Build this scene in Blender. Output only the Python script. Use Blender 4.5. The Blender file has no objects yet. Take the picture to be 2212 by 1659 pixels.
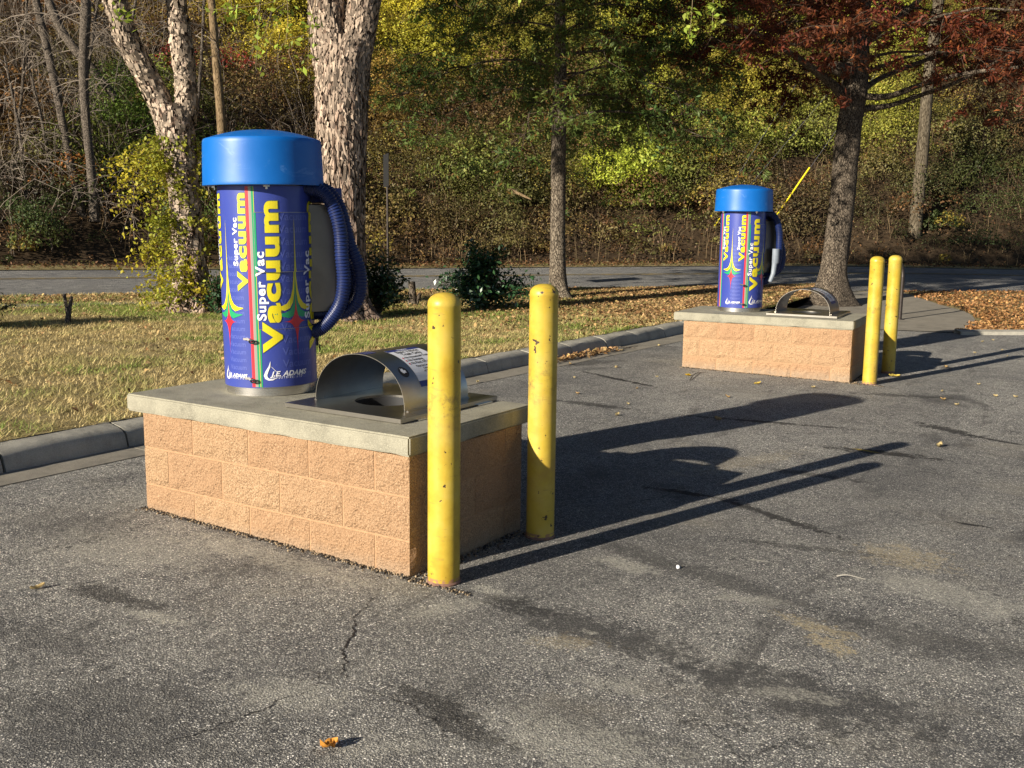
import bpy, bmesh, math, random
import numpy as np
from mathutils import Vector, Matrix, noise

SC = bpy.context.scene
COL = SC.collection
RNG = np.random.default_rng(11)
random.seed(5)

# ---------------------------------------------------------------- camera, light, exposure
CAM = np.array([4.6234, -3.5623, 1.4417])
FWD = np.array([-0.5336008, 0.8310273, -0.15704716])
RGT = np.array([0.84031397, 0.54195261, 0.01264082])
UPV = np.array([-0.09561699, 0.12522377, 0.9875102])
cd = bpy.data.cameras.new('camera')
cam = bpy.data.objects.new('camera', cd)
COL.objects.link(cam)
cam.matrix_world = Matrix([[RGT[i], UPV[i], -FWD[i], CAM[i]] for i in range(3)] + [[0, 0, 0, 1]])
cd.sensor_width = 36
cd.lens = 36 * 4192.87 / 4096
cd.clip_start = 0.05
cd.clip_end = 600
SC.camera = cam
SC.render.resolution_x = 1024
SC.render.resolution_y = 768

SUN_DIR = Vector((-0.241, -0.917, 0.327)).normalized()      # from the place towards the sun
w = bpy.data.worlds.new('World')
SC.world = w
w.use_nodes = True
nt = w.node_tree
sky = nt.nodes.new('ShaderNodeTexSky')
sky.sky_type = 'NISHITA'
sky.sun_disc = False
sky.air_density = 0.6
sky.dust_density = 0.3
sky.altitude = 300
sky.sun_elevation = math.asin(SUN_DIR.z)
sky.sun_rotation = math.atan2(SUN_DIR.x, SUN_DIR.y)
nt.links.new(sky.outputs[0], nt.nodes['Background'].inputs[0])
nt.nodes['Background'].inputs[1].default_value = 0.05
sd = bpy.data.lights.new('sun', 'SUN')
sd.energy = 5.0
sd.angle = math.radians(0.53)
sd.color = (1.0, 0.91, 0.77)
sun = bpy.data.objects.new('sun', sd)
COL.objects.link(sun)
sun.rotation_euler = SUN_DIR.to_track_quat('Z', 'Y').to_euler()
SC.view_settings.view_transform = 'Standard'
SC.view_settings.look = 'None'
SC.view_settings.exposure = 0.85
SC.view_settings.gamma = 1
SC.view_settings.use_curve_mapping = False
SC.cycles.max_bounces = 6
SC.cycles.transparent_max_bounces = 8

# ---------------------------------------------------------------- helpers
def tag(o, label=None, cat=None, group=None, kind=None):
    if label: o['label'] = label
    if cat: o['category'] = cat
    if group: o['group'] = group
    if kind: o['kind'] = kind
    return o

def empty(name, loc, rz=0.0, **k):
    o = bpy.data.objects.new(name, None)
    COL.objects.link(o)
    o.location = loc
    o.rotation_euler = (0, 0, rz)
    return tag(o, **k)

def copy_tree(o, parent=None):
    c = o.copy()
    COL.objects.link(c)
    c.parent = parent
    for ch in list(o.children):
        copy_tree(ch, c)
    return c

def np_mesh(name, V, F, mat, parent=None, col=None, smooth=False):
    V = np.asarray(V, dtype=np.float32).reshape(-1, 3)
    F = np.asarray(F, dtype=np.int32)
    me = bpy.data.meshes.new(name)
    n, k = F.shape
    me.vertices.add(len(V)); me.vertices.foreach_set('co', V.ravel())
    me.loops.add(n * k); me.loops.foreach_set('vertex_index', F.ravel())
    me.polygons.add(n)
    me.polygons.foreach_set('loop_start', np.arange(n, dtype=np.int32) * k)
    me.polygons.foreach_set('loop_total', np.full(n, k, dtype=np.int32))
    if smooth:
        me.polygons.foreach_set('use_smooth', np.ones(n, dtype=bool))
    me.update(calc_edges=True)
    if col is not None:
        a = me.color_attributes.new('Col', 'FLOAT_COLOR', 'POINT')
        c4 = np.ones((len(V), 4), dtype=np.float32); c4[:, :3] = col
        a.data.foreach_set('color', c4.ravel())
    if mat: me.materials.append(mat)
    o = bpy.data.objects.new(name, me)
    COL.objects.link(o)
    if parent: o.parent = parent
    return o

class MB:
    """collects polygons; build() links them as one mesh object"""
    def __init__(s): s.v = []; s.f = []
    def add(s, v, f):
        b = len(s.v); s.v += [tuple(float(q) for q in p) for p in v]; s.f += [tuple(b + i for i in q) for q in f]
        return s
    def box(s, x0, x1, y0, y1, z0, z1, M=None):
        v = [(x, y, z) for z in (z0, z1) for y in (y0, y1) for x in (x0, x1)]
        if M is not None: v = [tuple(M @ Vector(p)) for p in v]
        return s.add(v, [(0, 2, 3, 1), (4, 5, 7, 6), (0, 1, 5, 4), (2, 6, 7, 3), (0, 4, 6, 2), (1, 3, 7, 5)])
    def lathe(s, prof, n=48, c=(0, 0), cap=True):
        v = [(c[0] + r * math.cos(2 * math.pi * i / n), c[1] + r * math.sin(2 * math.pi * i / n), z) for r, z in prof for i in range(n)]
        f = [(j * n + i, j * n + (i + 1) % n, (j + 1) * n + (i + 1) % n, (j + 1) * n + i) for j in range(len(prof) - 1) for i in range(n)]
        if cap:
            f.append(tuple(range(n))[::-1]); f.append(tuple((len(prof) - 1) * n + i for i in range(n)))
        return s.add(v, f)
    def tube(s, pts, rad, n=8, cap=True, fn=None):
        P_ = [Vector(p) for p in pts]
        m = len(P_)
        if not hasattr(rad, '__len__'): rad = [rad] * m
        T0 = (P_[1] - P_[0]).normalized()
        nx = T0.orthogonal().normalized()
        v = []
        L = 0
        for i in range(m):
            T = (P_[min(i + 1, m - 1)] - P_[max(i - 1, 0)]).normalized()
            nx = (nx - T * nx.dot(T)).normalized()
            ny = T.cross(nx)
            if i: L += (P_[i] - P_[i - 1]).length
            for k in range(n):
                a = 2 * math.pi * k / n
                d = nx * math.cos(a) + ny * math.sin(a)
                r = rad[i]
                if fn: r += fn(P_[i] + d * r, r, d, L)
                v.append(P_[i] + d * r)
        f = [(j * n + i, j * n + (i + 1) % n, (j + 1) * n + (i + 1) % n, (j + 1) * n + i) for j in range(m - 1) for i in range(n)]
        if cap:
            f.append(tuple(range(n))[::-1]); f.append(tuple((m - 1) * n + i for i in range(n)))
        return s.add(v, f)
    def build(s, name, mat, parent=None, smooth=False, bevel=0, loc=None):
        me = bpy.data.meshes.new(name)
        me.from_pydata(s.v, [], s.f)
        if smooth:
            me.polygons.foreach_set('use_smooth', [True] * len(me.polygons))
        bm = bmesh.new(); bm.from_mesh(me)
        bmesh.ops.recalc_face_normals(bm, faces=bm.faces)
        if bevel:
            es = [e for e in bm.edges if len(e.link_faces) == 2 and e.calc_face_angle(0) > 0.6]
            bmesh.ops.bevel(bm, geom=es, offset=bevel, segments=2, affect='EDGES', profile=0.5)
        bm.to_mesh(me); bm.free()
        me.materials.append(mat)
        if smooth:
            me.set_sharp_from_angle(angle=math.radians(40))
        o = bpy.data.objects.new(name, me)
        COL.objects.link(o)
        if parent: o.parent = parent
        if loc: o.location = loc
        return o

def spline(pts, n):
    """Catmull-Rom through pts (tuples of any length), n samples"""
    P_ = np.array(pts, float)
    P_ = np.vstack([2 * P_[0] - P_[1], P_, 2 * P_[-1] - P_[-2]])
    out = []
    for u in np.linspace(0, len(pts) - 1 - 1e-9, n):
        i = int(u); t = u - i
        a, b, c, d = P_[i], P_[i + 1], P_[i + 2], P_[i + 3]
        out.append(0.5 * ((2 * b) + (-a + c) * t + (2 * a - 5 * b + 4 * c - d) * t * t + (-a + 3 * b - 3 * c + d) * t ** 3))
    return np.array(out)

def _h(x, y, z, s):
    n = (x * 374761393 + y * 668265263 + z * 1274126177 + s * 974634773) & 0xffffffff
    n = ((n ^ (n >> 13)) * 1103515245) & 0xffffffff
    n = ((n ^ (n >> 16)) * 668265263) & 0xffffffff
    return ((n ^ (n >> 15)) & 0xffffff) / 16777215.0

def vn(x, y, z=None, s=0):
    """vectorised value noise 0..1"""
    x = np.asarray(x, float); y = np.asarray(y, float)
    z = np.zeros_like(x) if z is None else np.asarray(z, float)
    xi, yi, zi = [np.floor(q).astype(np.int64) for q in (x, y, z)]
    fx, fy, fz = x - xi, y - yi, z - zi
    fx, fy, fz = [q * q * (3 - 2 * q) for q in (fx, fy, fz)]
    r = 0
    for a in (0, 1):
        for b in (0, 1):
            for c in (0, 1):
                r = r + _h(xi + a, yi + b, zi + c, s) * (fx if a else 1 - fx) * (fy if b else 1 - fy) * (fz if c else 1 - fz)
    return r

def fbm(x, y, z=None, s=0, o=4):
    r = 0; a = 0.5; t = 0
    x = np.asarray(x, float); y = np.asarray(y, float); z = np.zeros_like(x) if z is None else np.asarray(z, float)
    for i in range(o):
        r = r + a * vn(x * 2 ** i, y * 2 ** i, z * 2 ** i, s + i); t += a; a *= 0.5
    return r / t

def terrain(x, y):
    x = np.asarray(x, float); y = np.asarray(y, float)
    t = (x + 12.1) * .5 + (y - 6.57) * .866
    s = np.clip((t - 8) / 18, 0, 1); s = s * s * (3 - 2 * s)
    yy = np.clip(y, -30, 60); xx = np.clip(x, -30, 30)
    return -0.13484 - 0.0156065 * xx - 0.0065674 * yy + 0.3 * s

def G(x, y): return float(terrain(x, y))

def at(u, v, D):
    """the place that lies D metres away where the photograph (2212 px wide) has u, v"""
    p = CAM + D * (FWD + RGT * (u - 1106) / 2264.3 - UPV * (v - 829.5) / 2264.3)
    return Vector(p)

def in_view(p, m=0.12):
    d = p - CAM
    z = d @ FWD
    u = (d @ RGT) / z * 2264.3; v = (d @ UPV) / z * 2264.3
    return (z > 0.5) & (np.abs(u) < 1106 * (1 + m)) & (np.abs(v) < 829.5 * (1 + m))

# ---------------------------------------------------------------- material toolkit
class NM:
    def __init__(s, name):
        s.m = bpy.data.materials.new(name); s.m.use_nodes = True
        s.t = s.m.node_tree; s.b = s.t.nodes['Principled BSDF']; s.out = s.t.nodes['Material Output']
        s._tc = None
    def n(s, typ, **k):
        nd = s.t.nodes.new('ShaderNode' + typ)
        for a, b in k.items():
            if a.startswith('i_'):
                key = a[2:]
                s.set(nd.inputs[int(key)] if key.isdigit() else nd.inputs[key.replace('_', ' ')], b)
            else: setattr(nd, a, b)
        return nd
    def set(s, sock, b):
        if isinstance(b, bpy.types.NodeSocket): s.t.links.new(b, sock)
        elif isinstance(b, (tuple, list)) and len(b) == 3 and sock.type == 'RGBA': sock.default_value = (*b, 1)
        else: sock.default_value = b
    def co(s, kind='Object'):
        if s._tc is None: s._tc = s.n('TexCoord')
        return s._tc.outputs[kind]
    def scaled(s, vec, sc):
        return s.n('Mapping', i_Vector=vec, i_Scale=sc).outputs[0]
    def noise(s, scale, detail=4, rough=0.55, vec=None, out=0, dist=0):
        return s.n('TexNoise', i_Vector=vec or s.co(), i_Scale=scale, i_Detail=detail, i_Roughness=rough, i_Distortion=dist).outputs[out]
    def vor(s, scale, vec=None, feature='F1', out=0, rnd=1.0):
        return s.n('TexVoronoi', feature=feature, i_Vector=vec or s.co(), i_Scale=scale, i_Randomness=rnd).outputs[out]
    def ramp(s, fac, stops, interp='LINEAR'):
        r = s.n('ValToRGB', i_Fac=fac); cr = r.color_ramp; cr.interpolation = interp
        while len(cr.elements) < len(stops): cr.elements.new(0.5)
        for e, (p, c) in zip(cr.elements, stops):
            e.position = p; e.color = (*c, 1) if isinstance(c, tuple) else (c, c, c, 1)
        return r.outputs[0]
    def mix(s, fac, a, b, mode='MIX'):
        m = s.n('Mix', data_type='RGBA', blend_type=mode)
        s.set(m.inputs[0], fac); s.set(m.inputs[6], a); s.set(m.inputs[7], b)
        return m.outputs[2]
    def math(s, op, a, b=0.0, c=0.0):
        m = s.n('Math', operation=op); s.set(m.inputs[0], a); s.set(m.inputs[1], b); s.set(m.inputs[2], c)
        return m.outputs[0]
    def bump(s, h, strength=0.5, dist=0.01, normal=None):
        b = s.n('Bump', i_Height=h, i_Strength=strength, i_Distance=dist)
        if normal: s.set(b.inputs['Normal'], normal)
        return b.outputs[0]
    def fin(s, color=None, rough=0.6, metal=0.0, normal=None, spec=0.5, **k):
        if color is not None: s.set(s.b.inputs['Base Color'], color)
        s.set(s.b.inputs['Roughness'], rough); s.set(s.b.inputs['Metallic'], metal)
        s.set(s.b.inputs['Specular IOR Level'], spec)
        if normal: s.set(s.b.inputs['Normal'], normal)
        return s.m

def plain(name, c, rough=0.5, metal=0.0, var=0.12, nscale=20, bump=0.0, bscale=60, spec=0.5):
    m = NM(name)
    f = m.noise(nscale, 3)
    lo = tuple(q * (1 - var) for q in c); hi = tuple(min(1, q * (1 + var)) for q in c)
    col = m.ramp(f, [(0.3, lo), (0.7, hi)])
    nrm = m.bump(m.noise(bscale, 3), bump, 0.004) if bump else None
    return m.fin(col, rough, metal, nrm, spec)

def foliage(name, rough=0.55, trans=0.35, spec=0.3):
    m = NM(name)
    a = m.n('Attribute', attribute_name='Col')
    m.fin(a.outputs['Color'], rough, 0, None, spec)
    tr = m.n('BsdfTranslucent', i_Color=a.outputs['Color'])
    mx = m.n('MixShader', i_0=trans, i_1=m.b.outputs[0], i_2=tr.outputs[0])
    m.t.links.new(mx.outputs[0], m.out.inputs[0])
    return m.m

def ghit(u, v):
    """where the view line through u, v (2212 px wide photograph) meets the ground"""
    d_ = np.array(at(u, v, 1.0)) - CAM
    lo, hi = 2., 60.
    for _ in range(50):
        m_ = (lo + hi) / 2; p = CAM + d_ * m_
        if p[2] > G(p[0], p[1]): lo = m_
        else: hi = m_
    return p

def m_asphalt(name, base=0.07, light=0.30, speck=1.0, cracks=True, spots=()):
    m = NM(name)
    warp = m.n('VectorMath', operation='ADD', i_0=m.co(), i_1=m.n('VectorMath', operation='SCALE', i_0=m.noise(60, 2, 0.5, out=1), i_Scale=0.006).outputs[0]).outputs[0]
    big = m.noise(0.55, 5, 0.6)
    big2 = m.noise(0.23, 4, 0.6, vec=m.scaled(m.co(), (1, 0.45, 1)))
    mid = m.noise(3.2, 6, 0.7)
    fine = m.noise(16, 4, 0.7)
    def layer(scale, lo, hi, wgt):
        v = m.n('TexVoronoi', feature='F1', i_Vector=warp, i_Scale=scale)
        sep = m.n('SeparateColor', i_Color=v.outputs[1]).outputs
        st_ = m.ramp(v.outputs[0], [(0.26, 1.0), (0.50, 0.0)])
        thr = m.math('ADD', m.math('MULTIPLY', big, 1.1), m.math('ADD', m.math('MULTIPLY', mid, 0.8), m.math('MULTIPLY', fine, 0.5)))
        pr = m.ramp(m.math('SUBTRACT', m.math('MULTIPLY', thr, 0.9), sep[0]), [(lo, 0.0), (hi, 1.0)])
        cc = m.ramp(sep[1], [(0.0, (light * .25, light * .235, light * .21)), (0.5, (light * .62, light * .58, light * .50)), (0.85, (light * .95, light * .90, light * .78)), (1.0, (light * 1.6, light * 1.5, light * 1.35))])
        return m.math('MULTIPLY', m.math('MULTIPLY', st_, pr), wgt), cc, st_
    m1, c1, s1 = layer(105, 0.10, 0.36, speck)
    m2, c2, s2 = layer(215, 0.14, 0.40, speck * .9)
    binder = m.ramp(m.noise(52, 5, 0.75), [(0.3, (base * .34, base * .34, base * .355)), (0.7, (base * 1.35, base * 1.32, base * 1.28))])
    dusty = m.mix(m.ramp(mid, [(0.40, 0.0), (0.66, 0.85)]), binder, (base * 1.9, base * 1.82, base * 1.62))
    c = m.mix(m2, dusty, c2)
    c = m.mix(m1, c, c1)
    mott = m.ramp(m.noise(30, 5, 0.85), [(0.36, 0.85), (0.48, 0.0)])
    c = m.mix(mott, c, (base * .30, base * .30, base * .31))
    mott2 = m.ramp(m.noise(44, 4, 0.85, vec=m.scaled(m.co(), (1, .7, 1))), [(0.55, 0.0), (0.70, 0.55)])
    c = m.mix(mott2, c, (min(.6, base * 2.2), min(.6, base * 2.12), min(.6, base * 1.95)))
    # dark oily stains and tyre polish
    st = m.ramp(m.noise(1.15, 5, 0.6, vec=m.scaled(m.co(), (1.0, 0.55, 1)), dist=0.5), [(0.60, 0.0), (0.70, 0.7)])
    c = m.mix(st, c, (base * .40, base * .38, base * .36))
    c = m.mix(m.ramp(big2, [(0.36, 0.55), (0.52, 0.0)]), c, (base * .55, base * .55, base * .56))
    streak = m.ramp(m.noise(2.2, 5, 0.65, vec=m.scaled(m.co(), (2.2, 0.35, 1)), dist=0.6), [(0.60, 0.0), (0.72, 0.6)])
    c = m.mix(streak, c, (base * .42, base * .40, base * .38))
    pl = m.ramp(m.math('MULTIPLY', m.noise(2.1, 6, 0.75, vec=m.scaled(m.co(), (0.8, 1.6, 1))), m.noise(0.9, 2)), [(0.31, 0.0), (0.45, 0.8)])
    c = m.mix(m.math('MULTIPLY', pl, m.noise(70, 4, 0.8)), c, (0.36, 0.32, 0.245))
    nz = m.noise(9, 6, 0.75)
    nf = m.ramp(m.noise(75, 4, 0.8), [(0.40, 0.05), (0.58, 1.0)])
    nh = m.noise(24, 6, 0.85)
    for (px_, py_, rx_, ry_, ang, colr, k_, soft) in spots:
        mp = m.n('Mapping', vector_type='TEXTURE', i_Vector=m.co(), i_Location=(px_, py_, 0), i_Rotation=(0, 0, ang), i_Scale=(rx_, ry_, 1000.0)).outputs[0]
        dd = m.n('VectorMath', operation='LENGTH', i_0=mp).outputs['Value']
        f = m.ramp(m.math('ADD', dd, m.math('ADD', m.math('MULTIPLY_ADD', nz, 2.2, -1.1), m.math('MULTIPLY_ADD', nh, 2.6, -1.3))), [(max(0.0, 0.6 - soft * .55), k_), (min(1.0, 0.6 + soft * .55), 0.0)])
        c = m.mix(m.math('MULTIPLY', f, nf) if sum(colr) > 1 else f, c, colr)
    if cracks:
        cr = m.n('TexVoronoi', feature='DISTANCE_TO_EDGE', i_Vector=m.n('VectorMath', operation='ADD', i_0=m.co(), i_1=m.n('VectorMath', operation='SCALE', i_0=m.noise(2.5, 5, 0.7, out=1), i_Scale=0.7).outputs[0]).outputs[0], i_Scale=0.42).outputs[0]
        hair = m.math('MULTIPLY', m.ramp(cr, [(0.0015, 1.0), (0.004, 0.0)]), m.ramp(m.noise(0.8, 2), [(0.5, 0.0), (0.6, 0.8)]))
        c = m.mix(hair, c, (0.012, 0.011, 0.01))
    h = m.math('ADD', m.math('MULTIPLY', s1, 0.8), m.math('ADD', m.math('MULTIPLY', s2, 0.4), m.noise(170, 4, 0.7)))
    nrm = m.bump(h, 1.0, 0.010, m.bump(m.noise(34, 5, 0.8), 0.7, 0.012))
    return m.fin(c, m.ramp(mid, [(0.3, 0.72), (0.7, 0.92)]), 0, nrm, 0.4)

def m_concrete(name, c=(0.30, 0.275, 0.215), dark=0.5):
    m = NM(name)
    f = m.noise(4, 6, 0.65)
    col = m.ramp(f, [(0.25, tuple(q * dark for q in c)), (0.5, c), (0.8, tuple(q * 1.25 for q in c))])
    st = m.ramp(m.noise(9, 5, 0.7, vec=m.scaled(m.co(), (1, 1, 0.25))), [(0.52, 0.0), (0.75, 0.55)])
    col = m.mix(st, col, tuple(q * 0.55 for q in c))
    pits = m.ramp(m.vor(70), [(0.06, 1.0), (0.12, 0.0)])
    pitm = m.math('MULTIPLY', pits, m.ramp(m.noise(14, 2), [(0.5, 0.0), (0.6, 0.7)]))
    col = m.mix(pitm, col, tuple(q * 0.3 for q in c))
    col = m.mix(m.ramp(m.noise(190, 3, 0.7), [(0.35, 0.55), (0.55, 0.0)]), col, tuple(q * 0.55 for q in c))
    col = m.mix(m.ramp(m.noise(230, 2), [(0.5, 0.0), (0.7, 0.6)]), col, tuple(q * 1.5 for q in c))
    nrm = m.bump(m.noise(150, 4, 0.7), 0.7, 0.004, m.bump(m.noise(16, 4), 0.45, 0.008))
    return m.fin(col, 0.88, 0, nrm, 0.3)

def m_block():
    m = NM('split_face_block')
    ri = m.n('ObjectInfo').outputs['Random']
    co = m.n('VectorMath', operation='ADD', i_0=m.co(), i_1=m.n('CombineXYZ', i_X=m.math('MULTIPLY', ri, 7), i_Y=ri, i_Z=0).outputs[0]).outputs[0]
    f = m.noise(150, 5, 0.85, vec=co)
    col = m.ramp(f, [(0.35, (0.10, 0.053, 0.030)), (0.47, (0.40, 0.248, 0.136)), (0.64, (0.68, 0.485, 0.30))])
    big = m.noise(5, 4, 0.6, vec=co)
    col = m.mix(m.ramp(big, [(0.35, 0.0), (0.7, 0.35)]), col, (0.42, 0.26, 0.14))
    g = m.ramp(m.vor(150, vec=co), [(0.15, 1.0), (0.32, 0.0)])
    col = m.mix(m.math('MULTIPLY', g, 0.35), col, (0.72, 0.56, 0.37))
    col = m.mix(m.math('MULTIPLY', ri, 0.40), col, (0.36, 0.19, 0.105))
    dirt = m.ramp(m.n('SeparateXYZ', i_0=m.co()).outputs[2], [(0.0, 1.0), (0.02, 0.0)])
    z = m.n('SeparateXYZ', i_0=m.n('NewGeometry').outputs['Position']).outputs[2]
    dirt = m.math('MULTIPLY', m.n('MapRange', i_Value=z, i_1=-0.09, i_2=-0.17, i_3=0.0, i_4=1.0).outputs[0], m.noise(25, 3))
    col = m.mix(m.math('MULTIPLY', dirt, 0.8), col, (0.36, 0.31, 0.24))
    h = m.math('ADD', f, m.math('MULTIPLY', m.vor(85, vec=co), 0.9))
    nrm = m.bump(h, 1.0, 0.008, m.bump(m.noise(24, 4, 0.6, vec=co), 0.8, 0.016))
    return m.fin(col, 0.92, 0, nrm, 0.15)

def m_yellow():
    m = NM('yellow_bollard_paint')
    ri = m.n('ObjectInfo').outputs['Random']
    co = m.n('VectorMath', operation='ADD', i_0=m.co(), i_1=m.n('CombineXYZ', i_X=m.math('MULTIPLY', ri, 9), i_Y=0.0, i_Z=0).outputs[0]).outputs[0]
    f = m.noise(5, 5, 0.6, vec=co)
    col = m.ramp(f, [(0.3, (0.40, 0.255, 0.022)), (0.5, (0.52, 0.37, 0.040)), (0.75, (0.57, 0.43, 0.095))])
    tri = m.ramp(m.math('MULTIPLY', m.noise(9, 6, 0.75, vec=co), m.noise(2.3, 2, vec=co)), [(0.24, 0.0), (0.40, 0.75)])
    col = m.mix(tri, col, (0.42, 0.27, 0.05))
    zf = m.n('SeparateXYZ', i_0=m.co()).outputs[2]
    smz = m.n('MapRange', interpolation_type='SMOOTHSTEP', i_Value=m.math('ABSOLUTE', m.math('SUBTRACT', zf, 0.79)), i_1=0.16, i_2=0.0, i_3=0.0, i_4=1.0).outputs[0]
    sm = m.math('MULTIPLY', smz, m.ramp(m.noise(16, 6, 0.8, vec=co), [(0.50, 0.0), (0.66, 0.85)]))
    col = m.mix(sm, col, (0.13, 0.09, 0.04))
    streak = m.ramp(m.noise(30, 4, 0.6, vec=m.scaled(co, (0.5, 0.5, 3.0))), [(0.62, 0.0), (0.68, 0.45)])
    col = m.mix(streak, col, (0.30, 0.20, 0.05))
    chip = m.ramp(m.noise(26, 3, 0.55, vec=co), [(0.675, 0.0), (0.69, 1.0)])
    col = m.mix(chip, col, (0.055, 0.035, 0.02))
    rim = m.ramp(m.math('MULTIPLY', m.math('LESS_THAN', zf, 0.03), m.noise(45, 3, vec=co)), [(0.45, 0.0), (0.5, 0.9)])
    col = m.mix(rim, col, (0.33, 0.17, 0.10))
    nrm = m.bump(m.noise(60, 4, 0.6, vec=co), 0.18, 0.003, m.bump(chip, 0.5, -0.001))
    return m.fin(col, m.ramp(f, [(0.3, 0.36), (0.8, 0.55)]), 0, nrm, 0.45)

def m_bark(name, dark, mid, light, scale=1.0, vert=0.3, bd=0.03, peel=0.0, pc=(0.6, 0.45, 0.36)):
    m = NM(name)
    v = m.scaled(m.co(), (scale, scale, scale * vert))
    f = m.noise(9, 6, 0.7, vec=v, dist=0.4)
    col = m.ramp(f, [(0.3, dark), (0.5, mid), (0.72, light)])
    e = m.n('TexVoronoi', feature='DISTANCE_TO_EDGE', i_Vector=m.n('VectorMath', operation='ADD', i_0=v, i_1=m.n('VectorMath', operation='SCALE', i_0=m.noise(9, 4, out=1, vec=v), i_Scale=0.06).outputs[0]).outputs[0], i_Scale=15).outputs[0]
    gap = m.ramp(e, [(0.02, 0.0), (0.13, 1.0)])
    col = m.mix(m.math('SUBTRACT', 1.0, gap), col, tuple(q * 0.6 for q in dark))
    if peel:
        pk = m.ramp(m.noise(13, 4, 0.6, vec=v), [(0.5, 0.0), (0.58, peel)])
        col = m.mix(pk, col, pc)
    h = m.math('ADD', m.math('MULTIPLY', gap, 0.9), f)
    nrm = m.bump(h, 1.0, bd, m.bump(m.noise(120, 4), 0.5, 0.004))
    return m.fin(col, 0.92, 0, nrm, 0.12)

def m_steel(name, c=(0.40, 0.375, 0.33), rough=0.33, brush=(60, 1, 1)):
    m = NM(name)
    f = m.noise(14, 4, 0.6, vec=m.scaled(m.co(), brush))
    g = m.noise(5, 4, 0.6)
    col = m.mix(m.ramp(g, [(0.4, 0.0), (0.75, 0.6)]), c, tuple(q * 0.55 for q in c))
    r = m.math('MULTIPLY_ADD', f, 0.16, m.math('MULTIPLY_ADD', g, 0.2, rough - 0.18))
    return m.fin(col, r, 1.0, m.bump(f, 0.06, 0.002))

M = {}
def sp(u, v, rx, ry, ang, c, k, soft=.3):
    p = ghit(u, v); return (p[0], p[1], rx, ry, ang, c, k, soft)
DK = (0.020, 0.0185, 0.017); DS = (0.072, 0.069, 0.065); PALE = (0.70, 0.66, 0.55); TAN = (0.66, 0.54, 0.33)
def sl_(u1, v1, u2, v2, hw, c, k, soft=.25):
    a_, b_ = ghit(u1, v1), ghit(u2, v2)
    return ((a_[0] + b_[0]) / 2, (a_[1] + b_[1]) / 2, math.hypot(*(b_ - a_)[:2]) * .85, hw, math.atan2(b_[1] - a_[1], b_[0] - a_[0]), c, k, soft)
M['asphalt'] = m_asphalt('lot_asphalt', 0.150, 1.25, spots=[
    sl_(1090, 1300, 1500, 1430, .20, DS, .75, .3), sl_(1480, 1440, 2000, 1570, .26, DS, .75, .3), sl_(1300, 1170, 1800, 1330, .14, DS, .6, .3), sl_(1750, 1330, 2250, 1430, .22, DS, .55, .3),
    sl_(1100, 1520, 1500, 1640, .16, DS, .5, .3), sl_(0, 1500, 500, 1640, .45, DS, .5, .35), sl_(0, 1340, 200, 1420, .25, DS, .45, .35), sl_(40, 1120, 260, 1150, .35, DS, .4, .35),
    sl_(380, 1150, 820, 1270, .16, PALE, .75, .35), sl_(150, 1160, 420, 1210, .4, PALE, .5, .35), sl_(290, 1322, 390, 1345, .07, PALE, .95), sl_(500, 1490, 720, 1500, .18, PALE, .6, .3),
    sl_(880, 1330, 1060, 1290, .12, PALE, .6), sl_(1020, 1268, 1090, 1282, .07, PALE, .9), sl_(1080, 1560, 1420, 1650, .25, PALE, .7, .3), sl_(1250, 1470, 1400, 1490, .08, PALE, .6),
    sl_(1690, 1330, 1840, 1380, .10, TAN, .8), sl_(1760, 1370, 1830, 1410, .10, TAN, 1.0, .2), sl_(1860, 1190, 2050, 1215, .26, TAN, .75, .3), sl_(1900, 1240, 2212, 1330, .25, PALE, .6, .35),
    sl_(1255, 1360, 1290, 1370, .03, PALE, 1.0, .15), sl_(1615, 1208, 1650, 1212, .02, PALE, 1.0, .15), sl_(1600, 1490, 1800, 1510, .08, PALE, .7), sl_(1150, 1385, 1300, 1390, .10, TAN, .5),
    sl_(1300, 1205, 1420, 1240, .10, PALE, .7), sl_(1560, 1290, 1700, 1300, .10, PALE, .6), sl_(1450, 780, 1700, 800, .5, PALE, .35, .4), sl_(1500, 850, 1900, 870, .3, PALE, .3, .4),
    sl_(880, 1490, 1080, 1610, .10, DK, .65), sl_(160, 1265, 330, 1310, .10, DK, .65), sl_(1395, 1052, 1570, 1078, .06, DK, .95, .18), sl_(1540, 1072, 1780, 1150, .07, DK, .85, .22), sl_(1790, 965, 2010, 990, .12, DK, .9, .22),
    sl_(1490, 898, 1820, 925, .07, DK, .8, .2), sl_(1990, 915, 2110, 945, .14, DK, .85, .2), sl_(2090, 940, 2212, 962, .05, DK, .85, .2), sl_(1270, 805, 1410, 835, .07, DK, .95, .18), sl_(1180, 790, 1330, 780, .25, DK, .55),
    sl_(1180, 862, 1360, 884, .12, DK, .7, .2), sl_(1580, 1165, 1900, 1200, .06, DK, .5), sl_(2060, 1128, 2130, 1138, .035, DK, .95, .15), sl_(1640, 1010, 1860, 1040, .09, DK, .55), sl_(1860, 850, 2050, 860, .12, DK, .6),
    sl_(1040, 1290, 1200, 1330, .09, DK, .5), sl_(1835, 967, 1885, 976, .035, (.62, .42, .03), 1.0, .12), sl_(700, 1640, 900, 1600, .12, PALE, .5), sl_(1490, 1020, 1700, 980, .2, TAN, .35)])
M['road'] = m_asphalt('road_asphalt', 0.24, 0.42, 0.6, cracks=False)
M['concrete'] = m_concrete('cap_concrete', (0.31, 0.29, 0.22), 0.45)
M['curbcon'] = m_concrete('kerb_concrete', (0.40, 0.375, 0.31), 0.5)
M['pathcon'] = m_concrete('path_concrete', (0.25, 0.225, 0.18), 0.6)
M['block'] = m_block()
M['mortar'] = plain('tan_mortar', (0.39, 0.24, 0.135), 0.9, 0, 0.15, 40, 0.5, 140, 0.15)
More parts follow.
